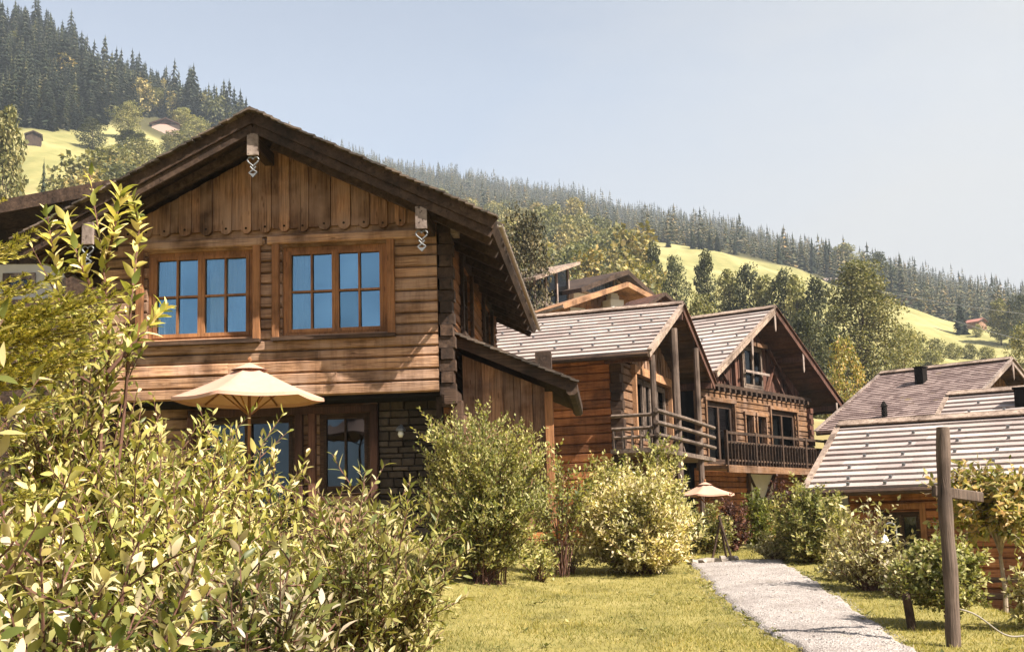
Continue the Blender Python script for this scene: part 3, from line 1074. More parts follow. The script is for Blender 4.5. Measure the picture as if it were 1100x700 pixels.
for sgn, half, drop in ((-1, 5.1, 2.82), (1, 6.6, 3.40)):
    roof(Cc, 'X', (4.42, 8.28), (4.42 + sgn * half, 8.28 - drop), -8.2, .85, .38, 'shingle', (.8, 2.6), .05, 'redcol', 'rake' if sgn < 0 else 'redcol', (0, 1), .24,
         guards=guard_rows(-8, .85, [2, 4, 6, 8, 10, 12], 1.3) if sgn < 0 else None)
mb = MB()
mb.beam((-8.2, 4.32, 8.37), (.9, 4.32, 8.37), .26, .035, (0, -.48, .88))
mb.beam((-8.2, 4.52, 8.37), (.9, 4.52, 8.37), .26, .035, (0, .48, .88))
mb.build('ridge_board', 'rake', Cc)
for y in (4.42, 2.3, 6.9, 10.1):
    z = 8.28 - .54 * abs(y - 4.42) - .3
    mb = MB()
    mb.beam((-.3, y, z), (.8, y, z), .16, .2)
    pu = mb.build('purlin', 'redcol', Cc)
    mb = MB()
    mb.prism([(y - .08, z + .2), (y + .08, z + .2), (y + .06, z - .45), (y, z - .56), (y - .06, z - .45)], fYo(.82), 0, .03)
    mb.build('white_pendant', 'pale', pu)
mb = MB()
mb.box((.05, -.9, 2.2), (1.15, 8.0, 2.34))
mb.beam((1.2, -.9, 2.2), (1.2, 8.0, 2.2), .08, .22)
mb.build('balcony_floor', 'honey', Cc)
rl = MB()
for z, w in ((3.42, .09), (3.1, .07), (2.5, .06)):
    rl.beam((1.12, -.8, z), (1.12, 8.0, z), .06, w)
rl = rl.build('railing', 'dark', Cc)
for k in range(36):
    y = -.75 + k * .25
    if k % 9 == 0:
        continue
    mb = MB()
    mb.beam((1.12, y, 2.34), (1.12, y, 3.1), .14, .03)
    mb.build('baluster', 'dark', rl)
for y in (-.75, 1.5, 3.75, 5.9, 7.95):
    mb = MB()
    mb.beam((1.12, y, 2.3), (1.12, y, 3.5), .1, .1)
    mb.build('railing_post', 'darkX', rl)
tb = thing('bench', 'grey plank bench on the dark balcony between its two glazed doors', 'bench', Cc.matrix_world @ Vector((0, 0, 0)), R(-36.5))
tb.location = Vector((6.6, 40, .9)) + Matrix.Rotation(R(-36.5), 3, 'Z') @ Vector((.7, 4.5, 2.34))
mb = MB()
mb.box((-.25, -1.1, .42), (.22, 1.1, .47))
mb.build('seat', 'grey', tb)
mb = MB()
mb.box((-.27, -1.1, .6), (-.23, 1.1, .85))
mb.build('backrest', 'grey', tb)
for y in (-.95, .95):
    mb = MB()
    mb.box((-.26, y - .04, 0), (-.18, y + .04, .9))
    mb.box((.12, y - .04, 0), (.2, y + .04, .42))
    mb.box((-.2, y - .03, .36), (.2, y + .03, .42))
    mb.build('leg', 'grey', tb)
mb = MB()
fbox(mb, fYo(-.1), 3.4, 5.5, -.06, .0, .9, 2.15)
sx = mb.build('cellar_gate', 'white', Cc)
mb = MB()
mb.beam((-.08, 3.3, 2.2), (-.08, 4.4, 1.05), .05, .13, (1, 0, 0))
mb.beam((-.08, 5.6, 2.2), (-.08, 4.5, 1.05), .05, .13, (1, 0, 0))
mb.beam((-.05, 3.3, .5), (-.05, 3.3, 2.25), .12, .16, (0, 1, 0))
mb.beam((-.05, 5.6, .5), (-.05, 5.6, 2.25), .12, .16, (0, 1, 0))
mb.build('gate_brace', 'darkX', sx)

# ================================================================== the chalets on the right
def low_chalet(label, px, py, depth, yaw, pitch, L, W, mat, expo, wid, base_drop, rows, gap, thk=.05, ov=.8):
    o = at(px, py, depth)
    zb = o.z - base_drop
    t = thing('log_chalet', label, 'chalet', (o.x, o.y, zb), R(yaw))
    e = base_drop
    h = W / 2
    for sgn in (-1, 1):
        roof(t, 'X', (h, e + h * pitch), (h + sgn * h, e), 0, L, expo, mat, wid, thk, 'darkX', 'rake' if mat == 'shingle' else 'pale', (0, 1), .2,
             guards=guard_rows(.2, L, rows, gap, .6) if sgn < 0 and rows else None)
    mb = MB()
    mb.beam((-.03, h - .1, e + h * pitch + .08), (L + .03, h - .1, e + h * pitch + .08), .28, .035, (0, -.42, .9))
    mb.beam((-.03, h + .1, e + h * pitch + .08), (L + .03, h + .1, e + h * pitch + .08), .28, .035, (0, .42, .9))
    mb.build('ridge_board', 'rake', t)
    mb = MB()
    mb.tube([(.05, -.07, e - .07), (L, -.07, e - .07)], .07, 8)
    mb.build('gutter', 'darkX', t)
    return t, e, h


D3, e, h = low_chalet('low log chalet with big grey shingle roof right behind the wooden pole', 866, 527, 25, -30, .48, 9.5, 6.4, 'shingle', .30, (.7, 2.4), 2.75, [2, 4, 6, 8, 10, 11], 1.0)
mb = MB()
opD = ((1.35, 2.15, 1.2, 2.25), (4.3, 5.3, 1.0, 2.2))
logs(mb, fXo(.8), .7, 8.8, -.6, 2.72, .2, opD, split=(1.8, 4))
mb.build('log_wall', 'red', D3)
mb = MB()
mb.box((.7, 1.0, -.6), (8.8, 1.08, 2.7))
mb.box((.72, 1.1, -.6), (.8, 5.6, 2.7))
mb.box((8.7, 1.1, -.6), (8.8, 5.6, 3.0))
mb.box((.8, 5.5, -.6), (8.7, 5.6, 2.7))
mb.build('wall_core', 'void', D3)
mb = MB()
uprights(mb, fYn(.8), 1, 5.5, lambda u: 2.6, lambda u: 2.65 + .48 * (3.2 - abs(u - 3.2)), .2)
mb.build('gable_boarding', 'logV', D3)
mb = MB()
uprights(mb, fYo(8.7), 1, 5.5, lambda u: 2.6, lambda u: 2.65 + .48 * (3.2 - abs(u - 3.2)), .2)
mb.build('gable_boarding', 'logV', D3)
for o in opD:
    window(D3, fXo(.8), *o, -.05, 2, 1, 1, fr='darkX', gl='glass_dark', fw=.06, curtain=((.1, .9),))
    mb = MB()
    for u in (o[0] - .06, o[1] + .06):
        mb.beam((u, .77, o[2] - .3), (u, .77, o[3] + .06), .06, .12, (1, 0, 0))
    mb.beam((o[0] - .12, .77, o[3] + .12), (o[1] + .12, .77, o[3] + .12), .06, .12)
    mb.build('window_surround', 'frame', D3)
mb = MB()
mb.box((3.1, -.5, .10), (8.6, .78, .24))
mb.beam((3.1, -.52, .1), (8.6, -.52, .1), .06, .3)
for z in (.62, .92):
    mb.beam((3.1, -.5, z), (8.6, -.5, z), .05, .1)
for k in range(6):
    mb.beam((3.15 + k * 1.08, -.5, -.6), (3.15 + k * 1.08, -.5, .98), .09, .09)
mb.build('veranda', 'darkX', D3)
mb = MB()
logs(mb, fXo(-.35), 3.2, 8.6, -1.2, .0, .18)
mb.build('veranda_base', 'red', D3)

D2, e, h = low_chalet('grey shingle roofed chalet with a black chimney, behind the low chalet by the pole', 1003, 458, 32, -35, .52, 8, 3.7, 'shingle', .30, (.7, 2.4), 3.2, [2, 4, 6, 8], 1.1)
mb = MB()
logs(mb, fXo(.7), .6, 7.4, -.5, 3.2, .22)
mb.build('log_wall', 'red', D2)
mb = MB()
logs(mb, fYn(.7), .8, 2.9, -.5, 3.2, .22)
uprights(mb, fYn(.7), .8, 2.9, lambda u: 3.2, lambda u: 3.1 + .52 * (1.85 - abs(u - 1.85)), .2)
mb.build('gable_wall', 'logV', D2)
mb = MB()
mb.box((.7, .9, -.5), (7.3, 2.9, 3.1))
mb.build('wall_core', 'dark', D2)
ch = MB()
ch.box((1.98, .75, 3.2), (2.3, 1.07, 4.12))
ch.box((1.94, .71, 4.12), (2.34, 1.11, 4.17))
ch.build('chimney', 'void', D2)

D1, e, h = low_chalet('chalet with pinkish finely shingled roof and black chimney, farthest back on the right', 877, 464, 45, -44, .46, 5.45, 11.5, 'shingle_pink', .21, (.14, .4), 2.9, [], 1, .03)
mb = MB()
logs(mb, fXo(1.3), 1.2, 4.5, -.5, 2.9, .22)
mb.build('log_wall', 'logX', D1)
mb = MB()
opg = ((4.6, 5.3, 3.6, 4.3), (5.6, 6.4, 3.6, 4.3))
uprights(mb, fYo(4.6), 1.2, 10.3, lambda u: 3.0, lambda u: 2.75 + .46 * (5.75 - abs(u - 5.75)), .22)
mb.build('gable_boarding', 'honey', D1)
mb = MB()
logs(mb, fYo(4.6), 1.2, 10.3, -.5, 3.0, .22)
mb.build('gable_wall', 'honey', D1)
mb = MB()
mb.box((1.2, 1.4, -.5), (4.5, 10.2, 2.9))
mb.build('wall_core', 'dark', D1)
for o in opg:
    window(D1, fYo(4.66), *o, .05, 1, 1, 1, fr='pale', gl='glass_dark', fw=.08)
for y in (5.75, 3.2, 8.3):
    z = 2.9 + .46 * (5.75 - abs(y - 5.75)) - .3
    mb = MB()
    mb.beam((4.5, y, z), (5.4, y, z), .16, .2)
    pu = mb.build('purlin', 'redcol', D1)
    mb = MB()
    mb.prism([(y - .08, z + .2), (y + .08, z + .2), (y + .06, z - .4), (y, z - .5), (y - .06, z - .4)], fYo(5.47), 0, .03)
    mb.build('white_pendant', 'pale', pu)
mb = MB()
for x in (1.0,):
    mb.beam((x, .5, -1), (x, .5, 2.8), .16, .16)
    mb.beam((x, .5, 1.9), (x + .8, .5, 2.75), .1, .1)
mb.build('eave_post', 'darkX', D1)
mb = MB()
mb.box((2.25, 4.0, 4.3), (2.6, 4.4, 5.45))
mb.box((2.21, 3.96, 5.45), (2.64, 4.44, 5.5))
mb.build('chimney', 'void', D1)
mb = MB()
mb.tube([(2.4, .9, 3.1), (2.4, .9, 3.75)], [.12, .1], 8)
mb.tube([(2.4, .9, 3.75), (2.4, .9, 3.95)], [.14, .02], 8)
mb.build('vent_pipe', 'void', D1)


# ================================================================== houses farther off
def gable_house(name, label, cat, px, py, depth, yaw, W, L, pitch, wallh, wall, roofm, ov=.8, front='logV', wins=(), grp=None, drop=0.02, thick=.22, fit=None, barge=None):
    """gable toward local +X, ridge apex front at the given photo pixel"""
    if fit:                                   # stand it on the hillside where its foot shows, as wide as it looks
        depth = depth_for(px, fit[0], depth, 900)
        W = fit[1] * depth / F
        L = W * 1.1
    o = at(px, py, depth)
    rise = W / 2 * pitch
    if fit:
        g_ = at(px, fit[0], depth)
        wallh = max(1.5, o.z - g_.z - rise - thick)
    zb = o.z - rise - wallh - ov * pitch * 0 - thick
    a = R(yaw)
    # apex is at local (ov, W/2)
    ox = o.x - (math.cos(a) * ov - math.sin(a) * W / 2)
    oy = o.y - (math.sin(a) * ov + math.cos(a) * W / 2)
    t = thing(name, label, cat, (ox, oy, zb), a, grp)
    mb = MB()
    prof = [(0, -4), (W, -4), (W, wallh), (W / 2, wallh + rise), (0, wallh)]
    mb.prism(prof, lambda u, d, w: (d, u, w), -L, 0)
    mb.build('wall', wall, t)
    mb = MB()
    uprights(mb, fYo(0), .02, W - .02, lambda u: wallh + drop, lambda u: wallh + rise - pitch * abs(u - W / 2), .3, .03)
    mb.build('gable_boarding', front, t)
    for sgn in (-1, 1):
        mb = MB()
        d = W / 2 + ov * .8
        ya, yb = W / 2, W / 2 + sgn * d
        za, zb2 = wallh + rise, wallh + rise - d * pitch
        mb.prism([(ya, za + .01), (yb, zb2 + .01), (yb, zb2 + thick), (ya, za + thick)], lambda u, dd, w: (dd, u, w), -L - ov, ov)
        ro = mb.build('roof', roofm, t)
        mb = MB()
        mb.beam((ov + .03, ya, za + thick * .5), (ov + .03, yb, zb2 + thick * .5), .05, thick * 1.15, (0, pitch * sgn, 1))
        mb.build('bargeboard', barge or 'dark', ro)
    for (side, u0, u1, w0, w1) in wins:
        f = fYo(.02) if side == 'g' else fX
        window(t, f, u0, u1, w0, w1, .06, 2 if u1 - u0 > 1.6 else 1, 1, 1, fr='pale' if wall in ('white', 'pinkw') else 'frame', gl='glass_dark', fw=.1)
    return t


t = gable_house('farm_house', 'white rendered house with dark low roof behind the big chalet on the left', 'house', 150, 189, 29, -88.5, 13, 8, .17, 3.4, 'white', 'dark', 1.5, 'dark',
                wins=(('g', 2.5, 3.35, 2.15, 2.65), ('g', 3.9, 4.22, 1.95, 2.5)), thick=.3, drop=-.5)
mb = MB()
mb.box((.03, 4.32, -4), (.5, 13, 3.1))
mb.box((.03, 0, -4), (.5, 4.3, 1.85))
mb.build('dark_cover', 'dark', t)  # added dark boxes hiding white wall where the eave's underside looks dark
for y in (1.2, 4.6, 8.2):
    mb = MB()
    mb.beam((0, y, 3.32 + .17 * (6.5 - abs(y - 6.5))), (1.4, y, 3.32 + .17 * (6.5 - abs(y - 6.5))), .2, .26)
    mb.build('rafter', 'dark', t)

t = gable_house('modern_house', 'house with dark roof and glazed gable truss above and behind the larch gabled house', 'house', 674, 290, 84, -38, 10, 9, .36, 4.2, 'white', 'dark', 1.4, 'glass_dark', thick=.3)
mb = MB()
for a, b in (((.15, 1.2, 4.6), (.15, 5, 5.9)), ((.15, 8.8, 4.6), (.15, 5, 5.9)), ((.15, 5, 4.3), (.15, 5, 6.0)), ((.15, .2, 4.3), (.15, 9.8, 4.3)), ((.15, 3, 4.3), (.15, 5, 5.2)), ((.15, 7, 4.3), (.15, 5, 5.2))):
    mb.beam(a, b, .12, .16, (1, 0, 0))
mb.build('gable_truss', 'rake', t)
mb = MB()
mb.prism([(-5.5, 4.1), (-.2, 6.0), (-.2, 6.22), (-5.5, 4.32)], lambda u, d, w: (d, u, w), -8, .8)
mb.build('wing_roof', 'rake', t)
mb = MB()
mb.prism([(-4.4, -2), (-.3, -2), (-.3, 5.9), (-4.4, 4.4)], lambda u, d, w: (d, u, w), -7.5, -.2)
mb.build('wing', 'glass_dark', t)
mb = MB()
for y, zt in ((-4.4, 4.4), (-3.1, 4.85), (-1.8, 5.3), (-.4, 5.8)):
    mb.beam((-.15, y, 1), (-.15, y, zt), .12, .12)
mb.beam((-.15, -4.4, 2.9), (-.15, -.3, 2.9), .12, .3)
mb.build('wing_post', 'pale', t)

t = gable_house('modern_house', 'house with light larch gable overhang and white chimney, behind the balcony chalet ridge', 'house', 674, 303, 70, -58, 6.8, 8, .36, 3.0, 'new', 'new', 1.8, 'new', wins=(('g', 1.5, 2.5, 1.9, 3.2),), thick=.26, barge='new')
mb = MB()
mb.box((.0, 2.75, -3), (.9, 3.75, 3.55))
mb.box((.2, 2.95, 3.55), (.7, 3.55, 3.85))
mb.box((.25, 3.0, 3.85), (.65, 3.5, 4.0))
mb.build('chimney', 'white', t)
mb = MB()
mb.box((.02, .3, -3), (.06, 1.4, 3.0))
mb.build('plaster_panel', 'white', t)
mb = MB()
mb.beam((-9.8, -1.42, 2.62), (1.85, -1.42, 2.62), .12, .14)
mb.build('gutter', 'pale', t)

gable_house('wooden_hut', 'small red brown hut gable peeping over the balcony chalet ridge', 'hut', 714, 314, 62, -55, 2.2, 2, .6, 2.4, 'redcol', 'redcol', .5, 'redcol', thick=.15)
gable_house('hay_hut', 'small dark hay hut on the bright meadow, far left', 'hut', 36, 140, 250, -70, 5.2, 5, .45, 2.8, 'dark', 'grey', .5, 'dark', thick=.3, fit=(157, 16))
gable_house('farm_house', 'pinkish farmhouse among trees on the hillside, upper left', 'house', 178, 126, 330, -75, 11, 12, .42, 4.6, 'pinkw', 'roofred', 1.2, 'redcol',
            wins=(('g', 1.2, 2.0, 1.6, 2.6), ('g', 3.4, 4.2, 1.6, 2.6), ('g', 5.6, 6.4, 1.6, 2.6)), thick=.35, fit=(147, 30))
gable_house('hay_barn', 'brown barn beside a dark spruce on the right hillside', 'barn', 1057, 341, 250, -52, 9, 9, .42, 3.6, 'logV', 'roofred', .7, 'logV', thick=.3, fit=(355, 17))
gable_house('hay_barn', 'long low brown barn at the left end of the hill meadow', 'barn', 680, 256, 455, -20, 6, 14, .4, 2.6, 'dark', 'roofred', .8, 'dark', thick=.35, fit=(264, 22))
gable_house('hay_hut', 'dark hut with pale roof below the round trees of the right meadow', 'hut', 906, 297, 430, -20, 6, 9, .4, 2.8, 'dark', 'pale', .8, 'dark', thick=.35, fit=(305, 20))
gable_house('hay_hut', 'dark hut at the right edge of the meadow under conifers', 'hut', 976, 320, 430, -40, 7, 8, .4, 3, 'dark', 'roofred', .8, 'dark', thick=.35, fit=(328, 18))


# ================================================================== small things near by
def parasol(label, px, py, depth, rad, zdrop, ground, ribs=6, rot=0.2, rise=.5):
    top = at(px, py, depth)
    zg = ground
    t = thing('parasol', label, 'parasol', (top.x, top.y, zg), rot)
    h = top.z - zg - .1
    mb = MB()
    n, m = ribs, 6
    vs, fs = [], []
    rings = 7
    for j in range(rings + 1):
        q = .16 + .84 * j / rings
        for i in range(n * m):
            a = 2 * math.pi * i / (n * m)
            s = (i % m) / m
            poly = math.cos(math.pi / n) / math.cos((s - .5) * 2 * math.pi / n)
            r = rad * q * (poly * .35 + .65 * (1 - (1 - poly) * 1.0))
            sag = -.05 * math.sin(math.pi * s) * q - .06 * math.sin(math.pi * q)
            vs.append((r * math.cos(a), r * math.sin(a), h - rise * q + sag * .6))
    K = n * m
    for j in range(rings):
        for i in range(K):
            fs.append((j * K + i, j * K + (i + 1) % K, (j + 1) * K + (i + 1) % K, (j + 1) * K + i))
    mb.add(vs, fs)
    # hem
    o = rings * K
    hem = [(x * 1.005, y * 1.005, z - .05) for x, y, z in vs[o:]]
    mb.add(vs[o:] + hem, [(i, (i + 1) % K, K + (i + 1) % K, K + i) for i in range(K)])
    ca = mb.build('canopy', 'sail', t, smooth=True)
    mb = MB()
    vs = [(0, 0, h + .015)]
    for i in range(24):
        a = 2 * math.pi * i / 24
        vs.append((rad * .24 * math.cos(a), rad * .24 * math.sin(a), h - rise * .20))
    mb.add(vs, [(0, 1 + i, 1 + (i + 1) % 24) for i in range(24)])
    mb.build('vent_cap', 'sail', ca, smooth=True)
    mb = MB()
    mb.tube([(0, 0, 0), (0, 0, h)], .025, 10)
    mb.tube([(0, 0, h + .0), (0, 0, h + .03), (0, 0, h + .06), (0, 0, h + .10)], [.012, .03, .035, .01], 10)
    mb.build('pole', 'frame', t)
    for i in range(n):
        a = 2 * math.pi * i / n
        mb = MB()
        mb.beam((.03 * math.cos(a), .03 * math.sin(a), h - .10), (rad * .98 * math.cos(a), rad * .98 * math.sin(a), h - rise - .02), .018, .025)
        mb.beam((.03 * math.cos(a), .03 * math.sin(a), h - rise - .25), (rad * .5 * math.cos(a), rad * .5 * math.sin(a), h - rise * .55 - .05), .016, .022)
        mb.build('rib', 'frame', t)
    mb = MB()
    mb.tube([(0, 0, 0), (0, 0, .06)], .28, 20)
    mb.build('base', 'grey', t)
    return t


parasol('large beige parasol open in front of the big chalet wall', 268, 383, 17.4, 1.13, .5, gz(-4, 17.4), 6, .35, .52)
parasol('small pale parasol showing over the shrubs below the dark balcony', 757, 514, 34, .86, .4, gz(5.6, 34), 6, .1, .34)

pb = ground_at(1024, 694)
pt = at(1012, 459, pb.y)
t = thing('wooden_pole', 'thick grey weathered wooden pole with short crossbeam beside the clipped shrub', 'pole', pb)
mb = MB()
d = pt - pb
pts, rad = [], []
for i in range(15):
    k = i / 14
    pts.append(d * k + Vector((.012 * math.sin(k * 7), .01 * math.cos(k * 5), -.2 if i == 0 else 0)))
    rad.append(.064 - .004 * k + .004 * math.sin(k * 23))
mb.tube(pts, rad, 20)
mb.build('shaft', 'pole', t, smooth=False)
mb = MB()
b0, b1 = at(1003, 527, pb.y + .13) - pb, at(1054, 534, pb.y + .45) - pb
mb.beam(b0, b1, .05, .10, c=.01)
mb.build('crossbeam', 'pole', t)

# rope fence down to the right
r0, r1 = at(1031, 654, pb.y), at(1124, 688, pb.y + .3)
mb = MB()
pts = []
for i in range(25):
    k = i / 24
    p = r0.lerp(r1, k)
    p.z += -.05 * math.sin(math.pi * k) + .03 * math.sin(k * 9)
    pts.append(p)
mb.tube(pts, .008, 8)
tag(mb.build('rope', 'rope', None, smooth=True), 'pale slack rope running from the wooden pole to the right', 'rope')
p = ground_at(981, 676)
t = thing('wooden_stake', 'short dark stake left of the wooden pole under the clipped shrub', 'stake', p)
mb = MB()
mb.tube([(0, 0, -.1), (-.03, 0, .2), (-.05, 0, .36)], [.045, .045, .042], 10)
mb.build('stake', 'dark', t)

# low dry stone edge at the head of the path, leaning stakes above it
p0, p1 = ground_at(741, 606), ground_at(790, 603)
t = thing('low_stone_wall', 'low rough stone edging at the far end of the gravel path', 'wall', p0)
mb = MB()
dv = (p1 - p0)
n = 9
for i in range(n):
    a = dv * (i / n) + Vector((0, .06 * math.sin(i * 2.1), -.05))
    b = dv * ((i + .9) / n) + Vector((0, .05 * math.sin(i * 3.1), -.05))
    hh = random.uniform(.10, .17)
    mb.beam(a + Vector((0, 0, hh / 2)), b + Vector((0, 0, hh / 2 + random.uniform(-.03, .03))), random.uniform(.2, .3), hh, c=.04)
mb.build('stones', 'edge_stone', t)
p = ground_at(787, 601) + Vector((0, .1, 0))
t = thing('tripod_stake', 'dark leaning stakes propped together at the end of the path', 'stake', p)
mb = MB()
for a, b in (((.02, 0, -.05), (-.16, .15, .75)), ((-.34, .1, -.05), (-.12, .2, .72)), ((-.02, .35, -.05), (-.15, .17, .78))):
    mb.tube([a, b], .022, 7)
mb.build('stake', 'dark', t)

# garden lantern on a bent hook by the right hand chalet
p = at(965, 600, 19.5)
p.z = gz(p.x, p.y)
tp = at(962, 561, 19.5)
hh = tp.z - p.z
t = thing('garden_lantern', 'white garden lantern hanging on a black bent hook before the chalet window', 'lantern', p)
mb = MB()
pts = [(0, 0, -.1), (0, 0, hh - .1)] + [(-.1 + .1 * math.cos(q), 0, hh - .1 + .1 * math.sin(q)) for q in [math.pi * i / 8 for i in range(9)]]
mb.tube(pts, .012, 6)
mb.build('hook', 'iron', t)
mb = MB()
mb.tube([(-.2, 0, hh - .1), (-.2, 0, hh - .2)], .006, 5)
mb.tube([(-.2, 0, hh - .2), (-.2, 0, hh - .32)], [.02, .095], 12)
mb.tube([(-.2, 0, hh - .321), (-.2, 0, hh - .38)], [.045, .03], 12)
mb.build('lamp_shade', 'lampw', t)

# overhead wires crossing the right hillside
for lab, a, b, Y, sag in (('upper overhead wire crossing the hillside on the right', (940, 312), (1180, 345), 110, 1.2), ('lower overhead wire falling past the brown barn on the right', (1024, 344), (1180, 384), 100, .7)):
    pa, pb2 = at(*a, Y), at(*b, Y - 14)
    mb = MB()
    pts = []
    for i in range(25):
        k = i / 24
        q = pa.lerp(pb2, k)
        q.z -= sag * math.sin(math.pi * k) * .25
        pts.append(q)
    mb.tube(pts, .014, 5)
    tag(mb.build('overhead_wire', 'wire'), lab, 'wire')


# ================================================================== vegetation
L8 = np.array([(0, 0, 0), (-.26, .14, .10), (.26, .14, .10), (-.49, .38, .16), (.49, .38, .16), (-.40, .66, .06), (.40, .66, .06), (-.17, .88, -.14), (.17, .88, -.14), (0, 1, -.30), (0, .14, .02), (0, .38, .04), (0, .66, -.04), (0, .88, -.19)])
F8 = np.array([(0, 10, 1), (0, 2, 10), (1, 10, 11), (1, 11, 3), (10, 2, 4), (10, 4, 11), (3, 11, 12), (3, 12, 5), (11, 4, 6), (11, 6, 12), (5, 12, 13), (5, 13, 7), (12, 6, 8), (12, 8, 13), (7, 13, 9), (13, 8, 9)])
L2 = np.array([(0, 0, 0), (-.5, .45, .12), (.5, .45, .12), (0, 1, -.06)])
F2 = np.array([(0, 3, 1), (0, 2, 3)])

FOL = {
    'shrub_fore': foliage('foreground_leaf', [(0.106, 0.126, 0.0352), (0.257, 0.256, 0.0705), (0.409, 0.368, 0.132), (0.56, 0.479, 0.212), (0.697, 0.573, 0.388)], .32, .42),
    'shrub_near': foliage('broad_near_leaf', [(0.0674, 0.0856, 0.024), (0.166, 0.166, 0.0488), (0.28, 0.251, 0.103), (0.435, 0.363, 0.227), (0.559, 0.453, 0.369)], .3, .4),
    'spruce': foliage('young_spruce_needle', [(0.182, 0.194, 0.0411), (0.426, 0.388, 0.0935), (0.67, 0.56, 0.188)], .3, .5),
    'fine': foliage('small_olive_leaf', [(0.0917, 0.1, 0.0311), (0.203, 0.208, 0.07), (0.34, 0.314, 0.124), (0.471, 0.415, 0.218)], .32, .5),
    'cream': foliage('cream_variegated_leaf', [(0.156, 0.156, 0.0391), (0.395, 0.343, 0.151), (0.571, 0.489, 0.291), (0.707, 0.603, 0.47)], .32, .5),
    'green': foliage('mid_green_leaf', [(0.0731, 0.0856, 0.0287), (0.176, 0.179, 0.0574), (0.322, 0.29, 0.111), (0.439, 0.373, 0.179)], .32, .5),
    'lime': foliage('lime_leaf', [(.09, .11, .02), (.18, .19, .04), (.28, .26, .075)], .35, .5),
    'blush': foliage('blush_cream_leaf', [(0.192, 0.167, 0.0737), (0.385, 0.327, 0.161), (0.538, 0.459, 0.268), (0.641, 0.556, 0.374)], .3, .5),
    'plum': foliage('plum_leaf', [(.035, .015, .014), (.08, .03, .025), (.15, .07, .05)], .25, .5),
    'russet': foliage('russet_tinged_leaf', [(0.0886, 0.0948, 0.0253), (0.189, 0.177, 0.0569), (0.304, 0.24, 0.0886), (0.405, 0.253, 0.127)], .35, .45),
    'tree': foliage('broadleaf_crown', [(0.0699, 0.0768, 0.0251), (0.15, 0.15, 0.0503), (0.256, 0.233, 0.0905), (0.36, 0.309, 0.144)], .25, .6),
    'darktree': foliage('dark_crown', [(0.024, 0.0306, 0.0109), (0.0546, 0.059, 0.0208), (0.109, 0.104, 0.0383)], .2, .6),
    'pine': foliage('dark_pine_crown', [(0.018, 0.018, 0.009), (0.0405, 0.0378, 0.018), (0.0765, 0.063, 0.0315), (0.117, 0.09, 0.0495)], .1, .6),
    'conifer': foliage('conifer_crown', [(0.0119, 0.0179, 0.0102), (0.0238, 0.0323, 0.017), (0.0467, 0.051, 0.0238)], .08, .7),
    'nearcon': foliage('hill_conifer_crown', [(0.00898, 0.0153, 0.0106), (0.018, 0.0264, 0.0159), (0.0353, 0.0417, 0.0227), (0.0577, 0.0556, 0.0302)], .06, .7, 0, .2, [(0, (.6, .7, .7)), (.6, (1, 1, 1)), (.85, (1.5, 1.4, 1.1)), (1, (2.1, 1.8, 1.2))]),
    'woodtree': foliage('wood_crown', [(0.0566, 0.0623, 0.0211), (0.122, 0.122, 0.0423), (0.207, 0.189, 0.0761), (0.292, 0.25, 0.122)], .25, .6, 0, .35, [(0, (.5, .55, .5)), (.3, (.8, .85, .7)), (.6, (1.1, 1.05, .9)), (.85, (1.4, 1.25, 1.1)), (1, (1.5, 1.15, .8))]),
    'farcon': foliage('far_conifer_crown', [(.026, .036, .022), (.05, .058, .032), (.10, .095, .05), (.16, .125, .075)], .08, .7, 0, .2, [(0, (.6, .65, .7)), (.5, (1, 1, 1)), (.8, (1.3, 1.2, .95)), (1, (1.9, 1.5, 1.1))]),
}


def basis(D, U):
    D = nrm(D)
    U = U - (U * D).sum(1, keepdims=True) * D
    U = nrm(U)
    return np.cross(D, U), D, U


